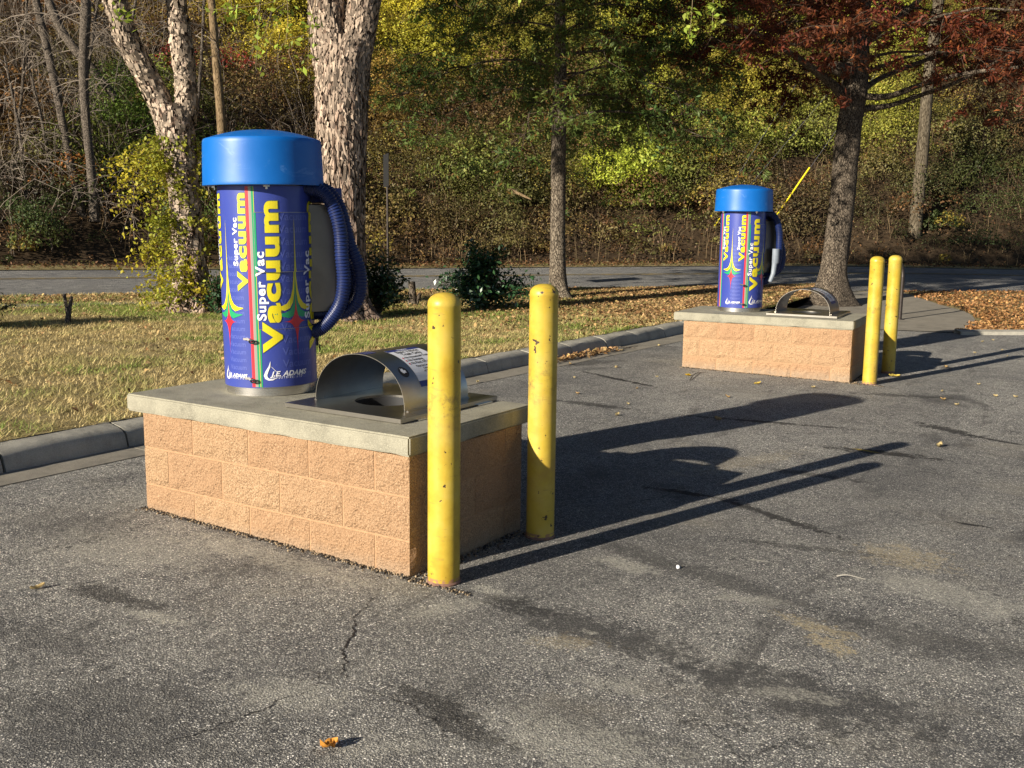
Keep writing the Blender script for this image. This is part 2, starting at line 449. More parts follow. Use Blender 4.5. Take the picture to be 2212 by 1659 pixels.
M['yellow'] = m_yellow()
M['steel'] = m_steel('brushed_steel')
M['steelbright'] = m_steel('bright_steel', (0.75, 0.73, 0.70), 0.28, (1, 1, 30))
M['zinc'] = m_steel('box_steel', (0.22, 0.20, 0.17), 0.42, (1, 1, 20))
M['brown'] = plain('damp_soil', (0.050, 0.034, 0.020), 0.95, 0, 0.5, 6, 0.8, 40, 0.1)
M['black'] = plain('black_rubber', (0.015, 0.015, 0.016), 0.6)
M['dark'] = plain('dark_iron', (0.05, 0.04, 0.035), 0.5, 0.6, 0.3, 30)
M['white'] = plain('white_vinyl', (0.78, 0.78, 0.78), 0.4, 0, 0.05)
M['greyplastic'] = plain('grey_plastic', (0.20, 0.23, 0.27), 0.5)
M['leaf'] = foliage('leaf')
M['leafgloss'] = foliage('glossy_leaf', 0.28, 0.12, 0.6)
M['grass'] = foliage('grass_blade', 0.6, 0.3, 0.2)
M['dryleaf'] = foliage('dry_leaf', 0.7, 0.2, 0.2)
M['twig'] = foliage('twig', 0.85, 0.0, 0.1)
M['bark_birch'] = m_bark('flaking_birch_bark', (0.05, 0.033, 0.024), (0.22, 0.15, 0.11), (0.52, 0.39, 0.29), 1.0, 0.45, 0.03, 0.8, (0.62, 0.47, 0.37))
M['bark_flake'] = foliage('bark_flake', 0.85, 0.05, 0.15)
M['bark_rough'] = m_bark('ridged_brown_bark', (0.045, 0.03, 0.022), (0.24, 0.165, 0.12), (0.50, 0.37, 0.28), 1.0, 0.38, 0.035, 0.35, (0.55, 0.42, 0.34))
M['bark_oak'] = m_bark('smooth_oak_bark', (0.07, 0.055, 0.04), (0.19, 0.155, 0.115), (0.34, 0.29, 0.215), 2.2, 0.35, 0.012)
M['bark_dark'] = m_bark('grey_oak_bark', (0.05, 0.04, 0.03), (0.15, 0.12, 0.09), (0.27, 0.225, 0.165), 2.6, 0.3, 0.012)
M['pole'] = m_bark('weathered_pole_wood', (0.14, 0.095, 0.05), (0.27, 0.19, 0.105), (0.38, 0.28, 0.17), 2.5, 0.06, 0.006)
M['poleshaded'] = m_bark('weathered_grey_shaded_pole_wood', (0.07, 0.055, 0.035), (0.135, 0.11, 0.075), (0.20, 0.17, 0.12), 1.6, 0.1, 0.01)  # grey wood, with the shade on the pole also put into its colour
M['greybark'] = m_bark('thin_grey_bark', (0.06, 0.05, 0.04), (0.17, 0.14, 0.11), (0.30, 0.25, 0.2), 3, 0.3, 0.01)

def m_lid():
    m = NM('blue_moulded_plastic')
    f = m.noise(3, 4, 0.6)
    col = m.ramp(f, [(0.3, (0.001, 0.105, 0.40)), (0.7, (0.002, 0.13, 0.47))])
    sc = m.ramp(m.noise(7, 5, 0.7, vec=m.scaled(m.co(), (1, 1, 2.2)), dist=1.2), [(0.60, 0.0), (0.74, 0.34)])
    col = m.mix(sc, col, (0.22, 0.42, 0.75))
    return m.fin(col, m.ramp(f, [(0.3, 0.36), (0.7, 0.5)]), 0, m.bump(m.noise(12, 3), 0.05, 0.01), 0.5)
M['lid'] = m_lid()

def vinyl(name, c, fade=0.25):
    """printed vinyl: sun-faded towards grey in soft patches"""
    m = NM(name)
    f = m.noise(3, 4, 0.6)
    g = sum(c) / 3
    col = m.mix(m.ramp(f, [(0.35, 0.0), (0.8, fade)]), c, tuple(0.5 * q + 0.5 * g + 0.04 for q in c))
    sc = m.ramp(m.noise(18, 5, 0.8, dist=1.5), [(0.71, 0.0), (0.75, 0.5)])
    col = m.mix(sc, col, (0.5, 0.5, 0.55))
    return m.fin(col, 0.34, 0, m.bump(m.noise(25, 2), 0.04, 0.003), 0.5)
M['v_blue'] = vinyl('blue_vinyl', (0.033, 0.055, 0.30))
M['v_ghost'] = vinyl('ghost_blue_vinyl', (0.075, 0.105, 0.40))
M['v_yellow'] = vinyl('yellow_vinyl', (0.74, 0.62, 0.010), 0.1)
M['v_red'] = vinyl('red_vinyl', (0.60, 0.02, 0.035), 0.1)
M['v_green'] = vinyl('green_vinyl', (0.012, 0.30, 0.12), 0.1)
M['v_dkgreen'] = vinyl('dark_green_vinyl', (0.10, 0.14, 0.06), 0.1)
M['v_white'] = vinyl('white_print_vinyl', (0.80, 0.80, 0.82), 0.1)
M['v_tan'] = vinyl('tan_vinyl', (0.30, 0.28, 0.24), 0.1)
M['v_navy'] = vinyl('navy_vinyl', (0.02, 0.035, 0.20), 0.1)
M['hose'] = plain('blue_hose_rubber', (0.008, 0.018, 0.085), 0.42, 0, 0.2, 10)
M['plaincap'] = plain('raw_metal_rim', (0.35, 0.33, 0.31), 0.4, 0.9)

# ---------------------------------------------------------------- ground, road, kerbs
def ribbon(name, A, B, dz, mat, nu=2, kind='structure', zf=None, skirt=0):
    """loft between two polylines of equal count"""
    A = np.array(A, float); B = np.array(B, float)
    n = len(A); V = []; F = []
    for i in range(n):
        for j in range(nu + 1):
            p = A[i] + (B[i] - A[i]) * j / nu
            z = G(p[0], p[1]) + (dz(p[0], p[1], j / nu) if callable(dz) else dz)
            V.append((p[0], p[1], z))
    for i in range(n - 1):
        for j in range(nu):
            a = i * (nu + 1) + j
            F.append((a, a + 1, a + nu + 2, a + nu + 1))
    o = np_mesh(name, V, F, mat, smooth=True)
    me = o.data
    if sum(p.normal.z * p.area for p in me.polygons) < 0: me.flip_normals()
    return tag(o, kind=kind)

def ext(pl, n):
    return spline(pl, n)[:, :2]

NEAR = ext([(-26, -30), (-17, -6), (-12.1, 6.57), (-10.05, 10.93), (-7.43, 15.43), (-4.55, 18.3), (1.47, 22.93), (12, 31), (30, 46)], 90)
FAR = ext([(-32, -26), (-23.6, -1), (-18.6, 10.55), (-14.69, 19.09), (-12.0, 22.9), (-8.13, 27.0), (-0.4, 35.0), (12, 46), (30, 62)], 90)
gx = np.linspace(-60, 70, 53); gy = np.linspace(-40, 90, 53)
X, Y = np.meshgrid(gx, gy)
V = np.stack([X, Y, terrain(X, Y) - 0.06 - 0.25 * (((X > -1.2) & (X < 3) & (Y > -1) & (Y < 9)))], -1).reshape(-1, 3)
F = [(j * 53 + i, j * 53 + i + 1, (j + 1) * 53 + i + 1, (j + 1) * 53 + i) for j in range(52) for i in range(52)]
tag(np_mesh('ground', V, F, M['brown']), kind='structure')
# far plain so that the ground reaches the horizon in every direction
MB().add([(-500, -500, -1.2), (500, -500, -1.2), (500, 500, -1.2), (-500, 500, -1.2)], [(0, 1, 2, 3)]).build('distant_ground', M['brown']).__setitem__('kind', 'structure')

# car-park asphalt
nx_, ny_ = 66, 90
xs = np.linspace(-1.30, 24, nx_); ys = np.linspace(-14, 13.9, ny_)
X, Y = np.meshgrid(xs, ys)
Z = terrain(X, Y) + 0.012 * (fbm(X * .8, Y * .8, s=3) - .5) * np.clip((X + 1) / 2, 0, 1) * 0
Z = terrain(X, Y) + 0 * Z
V = np.stack([X, Y, Z], -1).reshape(-1, 3)
F = [(j * nx_ + i, j * nx_ + i + 1, (j + 1) * nx_ + i + 1, (j + 1) * nx_ + i) for j in range(ny_ - 1) for i in range(nx_ - 1)]
tag(np_mesh('asphalt_lot', V, F, M['asphalt']), kind='structure')

def curbx(y):
    return np.interp(y, [-16, -8, 0, 5, 10.4, 12.3], [-0.9, -1.09, -1.25, -1.37, -1.43, -1.42])

# kerb: upright stones with dark joints, and a gutter pan in front
kerb = empty('kerb', (0, 0, 0), kind='structure')
pan = empty('gutter', (0, 0, 0), kind='structure')
y = -0.045 - 15 * 0.895
k = 0
while y < 12.1:
    y1 = y + 0.895
    prof = [(0.0, -0.05), (0.004, 0.0), (-0.022, 0.095), (-0.045, 0.125), (-0.085, 0.142), (-0.21, 0.150), (-0.225, 0.10), (-0.225, -0.05)]
    V = []; ns = 6
    rr = random.uniform(-0.006, 0.006)
    for i in range(ns + 1):
        g = 0.010
        yy = y + g + (y1 - y - 2 * g) * i / ns
        for q, (dx, dz) in enumerate(prof):
            jit = 0.006 * (noise.noise(Vector((yy * 3, q * 3.1, 1.7))))
            e = 0.012 if i in (0, ns) and q in (2, 3, 4) else 0
            V.append((curbx(yy) + dx + jit + rr, yy, G(-1.2, yy) + dz + jit - e))
    npf = len(prof)
    F = [(i * npf + q, i * npf + q + 1, (i + 1) * npf + q + 1, (i + 1) * npf + q) for i in range(ns) for q in range(npf - 1)]
    F += [tuple(range(npf)), tuple(ns * npf + q for q in range(npf))[::-1]]
    MB().add(V, F).build('kerb_stone', M['curbcon'], kerb, smooth=True)
    if k % 2 == 0:
        V = []
        for i in range(5):
            yy = y + 0.004 + (1.79 - 0.008) * i / 4
            ge = np.interp(yy, [-8, 0, 5, 12], [-0.86, -0.985, -1.055, -1.05])
            V += [(curbx(yy) + 0.01, yy, G(-1.2, yy) + 0.006), (ge, yy, G(-1.0, yy) + 0.005), (ge, yy, G(-1, yy) - 0.05), (curbx(yy) + 0.01, yy, G(-1.2, yy) - 0.05)]
        F = [(i * 4 + q, i * 4 + (q + 1) % 4, i * 4 + 4 + (q + 1) % 4, i * 4 + 4 + q) for i in range(4) for q in range(4)] + [(0, 1, 2, 3), (16, 17, 18, 19)]
        MB().add(V, F).build('gutter_slab', M['pathcon'], pan)
    y = y1; k += 1
# dark soil showing in the joints
MB().add([(curbx(yy) + dx, yy, G(-1.2, yy) + dz) for yy in np.linspace(-12, 12, 40) for dx, dz in ((-0.02, -0.04), (-0.055, 0.105), (-0.2, 0.12))],
         [(i * 3 + q, i * 3 + q + 1, i * 3 + q + 4, i * 3 + q + 3) for i in range(39) for q in range(2)]).build('kerb_joint_soil', M['brown'], kerb)

# lawn between the kerb and the road
CB = ext([(-1.0, -14), (-1.28, -8), (-1.44, 0), (-1.56, 5), (-1.62, 10.4), (-1.5, 12.2), (-1.35, 14), (-1.5, 16.5), (-1.75, 18.6), (-2.0, 20.0)], 80)
NB = ext([(-20, -16), (-17.2, -6), (-12.15, 6.5), (-10.1, 10.88), (-7.48, 15.38), (-5.8, 16.9), (-4.6, 18.2), (-3.6, 18.98), (-2.8, 19.6), (-2.1, 20.12)], 80)
def lawn_dz(x, y, t):
    return 0.135 * math.exp(-max(0, -1.45 - x) / 3.5) * (1 if t < .97 else .3) - 0.0 + 0.02 * (noise.noise(Vector((x * .7, y * .7, 0)))) + 0.012
def m_soil():
    m = NM('lawn_soil')
    c = m.ramp(m.noise(2.5, 6, 0.7), [(0.3, (0.15, 0.115, 0.055)), (0.5, (0.28, 0.225, 0.105)), (0.7, (0.38, 0.30, 0.16))])
    return m.fin(c, 0.95, 0, m.bump(m.noise(50, 5, 0.7), 0.9, 0.02), 0.1)
M['soil'] = m_soil()
ribbon('lawn', CB, NB, lawn_dz, M['soil'], 30)
def lawn_z(x, y):
    return terrain(x, y) + 0.135 * np.exp(-np.maximum(0, -1.45 - x) / 3.5) + 0.012
ribbon('road', NEAR, FAR, -0.02, M['road'], 6)
# centre line, worn yellow
def m_line():
    m = NM('worn_yellow_line')
    f = m.noise(6, 5, 0.8)
    c = m.mix(m.ramp(f, [(0.42, 0.0), (0.62, 1.0)]), (0.17, 0.155, 0.13), (0.50, 0.34, 0.07))
    return m.fin(c, 0.8)
M['line'] = m_line()
for q, nm in ((0.60, 'centre_line'), (0.635, 'centre_line')):
    ribbon(nm, NEAR + (FAR - NEAR) * q, NEAR + (FAR - NEAR) * (q + .015), -0.012, M['line'], 1)
# pavement strip half-buried in the verge
W0 = ext([(-17.6, -12), (-14.9, -4), (-10.9, 5.4), (-7.35, 11.4), (-4.6, 15.2), (-2.6, 17.25), (-1.5, 17.9)], 60)
W1 = ext([(-17.2, -12.2), (-14.5, -4.2), (-10.5, 5.1), (-6.98, 11.1), (-4.25, 14.85), (-2.35, 16.8), (-1.45, 17.2)], 60)
ribbon('pavement', W0, W1, lambda x, y, t: float(lawn_z(x, y) - terrain(x, y)) + 0.006, M['pathcon'], 2)
# concrete path with the bicycle hoop, leaf-covered bed and flush kerb at the right
PA = ext([(-1.5, 12.2), (-1.35, 14), (-1.5, 16.5), (-1.75, 18.6), (-2.0, 20.0)], 30)
PB = ext([(1.75, 13.3), (1.78, 14.7), (1.35, 16.6), (0.6, 18.0), (-0.6, 20.4)], 30)
ribbon('path', PA, PB, 0.012, M['pathcon'], 4)
BA = ext([(1.72, 13.25), (2.6, 13.9), (5.5, 16.2), (12, 21.5), (22, 30)], 40)
BB = ext([(-1.8, 20.1), (1.4, 22.6), (5.5, 25.8), (12, 30.8), (22, 39)], 40)
ribbon('leaf_bed', BA, BB, 0.006, M['soil'], 8)
KA = BA; KB = BA + np.array([0.12, -0.15])
kb = MB(); n = len(KA)
kb.add([(p[0], p[1], G(*p) + z) for p in KA for z in (-.05, .06)] + [(p[0], p[1], G(*p) + z) for p in KB for z in (.05, -.05)],
       [(2 * i, 2 * i + 1, 2 * i + 3, 2 * i + 2) for i in range(n - 1)] + [(2 * i + 1, 2 * n + 2 * i, 2 * n + 2 * i + 2, 2 * i + 3) for i in range(n - 1)] + [(2 * n + 2 * i, 2 * n + 2 * i + 1, 2 * n + 2 * i + 3, 2 * n + 2 * i + 2) for i in range(n - 1)])
tag(kb.build('edging_kerb', M['curbcon']), kind='structure')

# verge beyond the road and the steep bank
d = FAR - NEAR
dn = d / np.linalg.norm(d, axis=1)[:, None]
VG = FAR + dn * 1.3
ribbon('verge', FAR, VG, lambda x, y, t: 0.0 + 0.03 * t, M['soil'], 3)
def bank_pos(i, p):
    """i: float index along the bank foot, p: distance into the bank"""
    i = np.asarray(i, float); p = np.asarray(p, float)
    bx = np.interp(i, np.arange(90), VG[:, 0]) + np.interp(i, np.arange(90), dn[:, 0]) * p
    by = np.interp(i, np.arange(90), VG[:, 1]) + np.interp(i, np.arange(90), dn[:, 1]) * p
    z0 = terrain(np.interp(i, np.arange(90), VG[:, 0]), np.interp(i, np.arange(90), VG[:, 1])) + 0.03
    slope = 0.15 * np.clip(p, 0, 1) + 0.72 * np.clip(p - 0.6, 0, 30)
    return bx, by, z0 + slope + 1.2 * (fbm(bx * .25, by * .25, s=9) - .5) * np.clip(p / 4, 0, 1)
ii = np.linspace(0, 89, 140); pp = np.concatenate([np.linspace(0, 20, 44), np.linspace(21, 45, 10)])
I_, P__ = np.meshgrid(ii, pp)
bx, by, bz = bank_pos(I_, P__)
V = np.stack([bx, by, bz], -1).reshape(-1, 3)
F = [(j * 140 + i, j * 140 + i + 1, (j + 1) * 140 + i + 1, (j + 1) * 140 + i) for j in range(len(pp) - 1) for i in range(139)]
tag(np_mesh('hillside', V, F, M['brown'], smooth=True), kind='structure')

# ---------------------------------------------------------------- block islands
def rough_block(x0, x1, y0, y1, z0, z1, seed, parent):
    b = MB(); cell = 0.033
    def grid(o, du, dv, nrm):
        lu, lv = np.linalg.norm(du), np.linalg.norm(dv)
        nu, nv = max(2, round(lu / cell)), max(2, round(lv / cell))
        V = []
        for j in range(nv + 1):
            for i in range(nu + 1):
                e = min(i, nu - i) * min(j, nv - j)
                p = o + du * i / nu + dv * j / nv
                if e > 0:
                    k = noise.noise(Vector(p * 10) + Vector((seed * 3.3, 0, 0)))
                    p = p + nrm * (0.0055 + 0.009 * k + 0.005 * noise.noise(Vector(p * 45)))
                V.append(p)
        b.add(V, [(j * (nu + 1) + i, j * (nu + 1) + i + 1, (j + 1) * (nu + 1) + i + 1, (j + 1) * (nu + 1) + i) for j in range(nv) for i in range(nu)])
    A = np.array
    dx, dy, dz = A([x1 - x0, 0, 0.]), A([0, y1 - y0, 0.]), A([0, 0, z1 - z0])
    o = A([x0, y0, z0])
    grid(o, dx, dz, A([0, -1., 0])); grid(o + dx, dy, dz, A([1., 0, 0]))
    grid(o + dy + dx, -dx, dz, A([0, 1., 0])); grid(o + dy, -dy, dz, A([-1., 0, 0]))
    grid(o + dz, dx, dy, A([0, 0, 1.]) * 0)
    return b.build('block', M['block'], parent, smooth=False)

L_, W_ = 1.802, 0.93
COURSES = [(-0.203, 0.0), (0.0, 0.203), (0.203, 0.390)]
def island(loc, rz, label, seed):
    t = empty('vacuum_island', loc, rz, label=label, cat='block plinth', group='block plinths under the vacuum machines')
    g = 0.0050
    for c, (z0, z1) in enumerate(COURSES):
        if c == 1:
            fj = [0, 0.189, 0.595, 1.002, 1.408, L_]; sj = [0.105, 0.511, W_]; cd_ = 0.105; bk = [0, .4, .8, 1.2, 1.6, L_]
        else:
            fj = [0, 0.383, 0.790, 1.196, 1.602, L_]; sj = [0.368, 0.774, W_]; cd_ = 0.368; bk = [0, .2, .6, 1.0, 1.4, L_]
        zz0, zz1 = z0 + (g if z0 > -0.2 else -0.1), z1 - (g if c < 2 else 0.001)
        for i in range(5):
            dep = cd_ if i == 4 else (0.35 if i == 0 else 0.12)
            rough_block(fj[i] + (g if i else 0), fj[i + 1] - (g if i < 4 else 0), 0, dep - g, zz0, zz1, seed + c * 17 + i, t)
        for i in range(2):
            rough_block(L_ - 0.12, L_, sj[i] + g, sj[i + 1] - (g if i == 0 else 0), zz0, zz1, seed + c * 19 + i + 7, t)
        for i in range(4):
            rough_block(bk[i] + (g if i else 0), bk[i + 1] - g, W_ - 0.12 if i else 0.36, W_, zz0, zz1, seed + c * 13 + i + 30, t)
    m = MB()
    e = 0.0022
    for (a, b_, c_, d_) in ((e, L_ - e, e, 0.06), (e, L_ - e, W_ - 0.06, W_ - e), (e, 0.06, 0.061, W_ - 0.061), (L_ - 0.06, L_ - e, 0.061, W_ - 0.061)):
        m.box(a, b_, c_, d_, -0.3, 0.388)
    m.build('mortar_joints', M['mortar'], t)
    # cap slab with the round chute hole
    HX, HY, HR = 1.222, 0.548, 0.168
    x0, x1, y0, y1, z0, z1 = -0.115, L_ + 0.012, -0.016, 1.01, 0.3935, 0.482
    bm = bmesh.new()
    n = 64
    def rect_pt(a):
        dx, dy = math.cos(a), math.sin(a)
        k = min(((x1 - HX) / dx if dx > 0 else (x0 - HX) / dx) if abs(dx) > 1e-9 else 1e9, ((y1 - HY) / dy if dy > 0 else (y0 - HY) / dy) if abs(dy) > 1e-9 else 1e9)
        return HX + dx * k, HY + dy * k
    angs = sorted([2 * math.pi * i / n for i in range(n)] + [math.atan2(cy - HY, cx - HX) % (2 * math.pi) for cx in (x0, x1) for cy in (y0, y1)])
    rings = []
    for z in (z0, z1):
        inn = [bm.verts.new((HX + HR * math.cos(a), HY + HR * math.sin(a), z)) for a in angs]
        out = [bm.verts.new((*rect_pt(a), z)) for a in angs]
        rings.append((inn, out))
    na = len(angs)
    for i in range(na):
        j = (i + 1) % na
        bm.faces.new((rings[1][0][i], rings[1][1][i], rings[1][1][j], rings[1][0][j]))
        bm.faces.new((rings[0][0][i], rings[0][0][j], rings[0][1][j], rings[0][1][i]))
        bm.faces.new((rings[0][1][i], rings[0][1][j], rings[1][1][j], rings[1][1][i]))
        bm.faces.new((rings[0][0][j], rings[0][0][i], rings[1][0][i], rings[1][0][j]))
    bmesh.ops.recalc_face_normals(bm, faces=bm.faces)
    es = [e_ for e_ in bm.edges if len(e_.link_faces) == 2 and e_.calc_face_angle(0) > 0.6]
    bmesh.ops.bevel(bm, geom=es, offset=0.008, segments=2, affect='EDGES')
    es = [e_ for e_ in bm.edges if e_.calc_length() > 0.08 and max(v.co.z for v in e_.verts) < 0.4]
    bmesh.ops.subdivide_edges(bm, edges=es, cuts=4)
    for v in bm.verts:     # ragged underside of the pour
        if v.co.z < 0.4 and (v.co - Vector((HX, HY, v.co.z))).length > 0.3:
            v.co.z += 0.006 * noise.noise(v.co * 9 + Vector((seed, 0, 0))) - 0.001
    bmesh.ops.triangulate(bm, faces=[f for f in bm.faces if len(f.verts) > 4])
    me = bpy.data.meshes.new('cap_slab'); bm.to_mesh(me); bm.free()
    me.polygons.foreach_set('use_smooth', [True] * len(me.polygons)); me.set_sharp_from_angle(angle=math.radians(35))
    me.materials.append(M['concrete'])
    o = bpy.data.objects.new('cap_slab', me); COL.objects.link(o); o.parent = t
    return t
I1 = island((0, 0, 0), 0, 'tan block plinth with concrete cap standing nearest, blue vacuum and steel trash hood on top', 3)
I2LOC, I2R = (-0.0321, 7.1904, -0.0522), 0.0952
I2 = island(I2LOC, I2R, 'tan block plinth with concrete cap farther back in front of the dark oak', 91)

# ---------------------------------------------------------------- trash chute hood
def text_geo(body, size=1.0, bold=0.0, space=1.0, shear=0.0, align='LEFT', line=1.0):
    cu = bpy.data.curves.new('t', 'FONT')
    cu.body = body; cu.size = size; cu.offset = bold; cu.space_character = space; cu.shear = shear; cu.align_x = align
    cu.space_line = line; cu.resolution_u = 4
    o = bpy.data.objects.new('t', cu); COL.objects.link(o)
    dg = bpy.context.evaluated_depsgraph_get()
    me = o.evaluated_get(dg).to_mesh()
    V = [tuple(v.co) for v in me.vertices]; F = [tuple(p.vertices) for p in me.polygons]
    o.evaluated_get(dg).to_mesh_clear()
    bpy.data.objects.remove(o); bpy.data.curves.remove(cu)
    return V, F

def wrap_geo(VF, fn2, mapfn, name, mat, parent, cuts_s=(), cuts_z=()):
    """2D shape -> (s, z) by fn2 -> cut so that it can follow the curve -> 3D by mapfn"""
    V, F = VF
    bm = bmesh.new()
    vs = [bm.verts.new((*fn2(v[0], v[1]), 0)) for v in V]
    for f in F:
        try: bm.faces.new([vs[i] for i in f])
        except ValueError: pass
    bmesh.ops.triangulate(bm, faces=bm.faces)
    for c in cuts_s:
        bmesh.ops.bisect_plane(bm, geom=list(bm.verts) + list(bm.edges) + list(bm.faces), plane_co=(c, 0, 0), plane_no=(1, 0, 0), dist=1e-6)
    for c in cuts_z:
        bmesh.ops.bisect_plane(bm, geom=list(bm.verts) + list(bm.edges) + list(bm.faces), plane_co=(0, c, 0), plane_no=(0, 1, 0), dist=1e-6)
    if cuts_z:
        bmesh.ops.split_edges(bm, edges=bm.edges)
        for f in bm.faces:
            c = f.calc_center_median()
            for v in f.verts: v.co = mapfn(v.co.x, v.co.y, c)
    else:
        for v in bm.verts:
            v.co = mapfn(v.co.x, v.co.y)
    me = bpy.data.meshes.new(name); bm.to_mesh(me); bm.free()
    me.materials.append(mat)
    o = bpy.data.objects.new(name, me); COL.objects.link(o); o.parent = parent
    if 'lettering' in name or name.endswith('print'): o['kind'] = 'stuff'
    return o

def rect(s0, s1, z0, z1):
    return [(s0, z0, 0), (s1, z0, 0), (s1, z1, 0), (s0, z1, 0)], [(0, 1, 2, 3)]

def hood(parent_loc, rz, label, second=False):
    t = empty('trash_hood', parent_loc, rz, label=label, cat='trash hood', group='steel trash hoods on the plinths')
    HX, HY, HR = 1.222, 0.548, 0.162
    x0, x1, y0, y1, z0, z1 = 0.86, 1.605, 0.185, 0.995, 0.4865, 0.507
    bm = bmesh.new(); n = 64
    angs = sorted([2 * math.pi * i / n for i in range(n)] + [math.atan2(cy - HY, cx - HX) % (2 * math.pi) for cx in (x0, x1) for cy in (y0, y1)])
    def rp(a):
        dx, dy = math.cos(a), math.sin(a)
        k = min(((x1 - HX) / dx if dx > 0 else (x0 - HX) / dx) if abs(dx) > 1e-9 else 1e9, ((y1 - HY) / dy if dy > 0 else (y0 - HY) / dy) if abs(dy) > 1e-9 else 1e9)
        return HX + dx * k, HY + dy * k
    hi = [bm.verts.new((HX + HR * math.cos(a), HY + HR * math.sin(a), z1)) for a in angs]
    ho = [bm.verts.new((*rp(a), z1)) for a in angs]
    lo = [bm.verts.new((*rp(a), z0)) for a in angs]
    li = [bm.verts.new((HX + HR * math.cos(a), HY + HR * math.sin(a), z1 - 0.012)) for a in angs]
    for i in range(len(angs)):
        j = (i + 1) % len(angs)
        bm.faces.new((hi[i], ho[i], ho[j], hi[j])); bm.faces.new((ho[i], lo[i], lo[j], ho[j])); bm.faces.new((hi[i], hi[j], li[j], li[i]))
    bmesh.ops.recalc_face_normals(bm, faces=bm.faces)
    me = bpy.data.meshes.new('base_plate'); bm.to_mesh(me); bm.free(); me.materials.append(M['steel'])
    o = bpy.data.objects.new('base_plate', me); COL.objects.link(o); o.parent = t
    MB().lathe([(HR, z1 - 0.011), (HR - 0.004, 0.30), (HR - 0.004, 0.02)], 48, (HX, HY), cap=False).build('chute_liner', M['black'], t, smooth=True)
    # bin bag edge seen in the hole
    MB().add([(HX - .02, HY - .13, .44), (HX + .12, HY - .09, .455), (HX + .13, HY + .05, .43), (HX, HY + .08, .40), (HX - .05, HY - .02, .41)], [(0, 1, 2, 4), (4, 2, 3)]).build('bin_bag', M['white'], t)
    # arched cover: 3 mm sheet bent over the hole
    cx, rx, h, zb = 1.213, 0.287, 0.255, 0.5085
    ya, yb = 0.342, 0.872
    nA = 48
    arc = []
    for i in range(nA + 1):
        a = math.pi * i / nA
        arc.append((cx - rx * math.cos(a), zb + h * math.sin(a) ** 0.88 if 0 < i < nA else zb))
    V = []
    for k, (x, z) in enumerate(arc):
        a = math.pi * k / nA
        nx2, nz2 = -math.cos(a), math.sin(a)
        for (yy, o_) in ((ya, 0), (yb, 0), (yb, 0.003), (ya, 0.003)):
            V.append((x + nx2 * o_, yy, z + nz2 * o_))
    F = []
    for i in range(nA):
        for q in range(4):
            F.append((i * 4 + q, i * 4 + (q + 1) % 4, i * 4 + 4 + (q + 1) % 4, i * 4 + 4 + q))
    F += [(0, 1, 2, 3), (nA * 4, nA * 4 + 1, nA * 4 + 2, nA * 4 + 3)]
    MB().add(V, F).build('arched_cover', M['steel'], t, smooth=True)
    for sx in (-1, 1):
        MB().box(cx + sx * rx - 0.018 if sx < 0 else cx + rx - 0.001, cx + sx * rx + 0.001 if sx < 0 else cx + rx + 0.018, ya + 0.01, yb - 0.01, z1 + 0.0005, z1 + 0.004).build('foot_flange', M['steel'], t)
    # hinge tabs under the plate
    for ya_, yb_ in ((.30, .42), (.80, .93)): MB().box(x1 + 0.001, x1 + 0.015, ya_, yb_, 0.4835, 0.489).build('hinge_tab', M['steelbright'], t)
    # stickers: s = arc length measured from the apex down the right side, y = along the hood
    L = [0]
    for k in range(1, nA + 1): L.append(L[-1] + math.dist(arc[k], arc[k - 1]))
    mid = L[nA // 2]
    def amap(off):
        def f(s, yv):
            s2 = s + mid
            x = np.interp(s2, L, [p[0] for p in arc]); z = np.interp(s2, L, [p[1] for p in arc])
            a = math.pi * np.interp(s2, L, np.arange(nA + 1)) / nA
            return Vector((x - math.cos(a) * off, yv, z + math.sin(a) * off))
        return f
    cs = [i * 0.012 for i in range(-10, 30)]
    w0, w1, s0, s1 = (0.495, 0.745, 0.035, 0.33)
    idn = lambda a, b: (a, b)
    wrap_geo(rect(s0, s1, w0, w1), idn, amap(0.0038), 'notice_sticker', M['v_white'], t, cs)
    wrap_geo(rect(s0, s0 + 0.028, w0, w1), idn, amap(0.0043), 'notice_header', M['v_navy'], t, cs)
    wrap_geo(rect(s1 - 0.03, s1, w0, w1), idn, amap(0.0043), 'notice_footer', M['v_navy'], t, cs)
    def line(txt, s, size, mat, b=0.012, x=None, al='CENTER'):
        cxx = (w0 + w1) / 2 if x is None else x
        wrap_geo(text_geo(txt, size, b * size, align=al), lambda a, c: (s - c, cxx + a), amap(0.0048), 'notice_lettering', mat, t, cs)
    line('Notice', s0 + 0.021, 0.026, M['v_white'], 0.03)
    line('Basic Vehicle', s0 + 0.056, 0.034, M['black'], 0.02)
    line('Trash Only', s0 + 0.087, 0.034, M['black'], 0.02)
    for k, tx in enumerate(('No Household Trash', 'No Dumping', 'No Paint, Oil or')):
        line(tx, s0 + 0.115 + k * 0.024, 0.022, M['black'], 0.02, w0 + 0.035, 'LEFT')
        wrap_geo(([(0.006 * math.cos(a), 0.006 * math.sin(a), 0) for a in np.linspace(0, 6.0, 12)], [tuple(range(12))]), lambda a, c, k=k: (s0 + 0.110 + k * 0.024 + a, w0 + 0.02 + c), amap(0.0048), 'red_dot', M['v_red'], t)
    for k, (tx, mt) in enumerate((('Please Use Care For The', 'black'), ('Community', 'black'), ('All Trash Must', 'black'), ('Violators', 'v_red'), ('Charged', 'v_red'))):
        line(tx, s0 + 0.185 + k * 0.018, 0.015, M[mt], 0.03)
    # round black emblem with a pale dog head
    cyl = [(0.033 * math.cos(a), 0.033 * math.sin(a), 0) for a in np.linspace(0, 2 * math.pi, 28, endpoint=False)]
    wrap_geo((cyl, [tuple(range(28))]), lambda a, c: (0.235 + a, 0.425 + c), amap(0.0038), 'round_sticker', M['black'], t, cs)
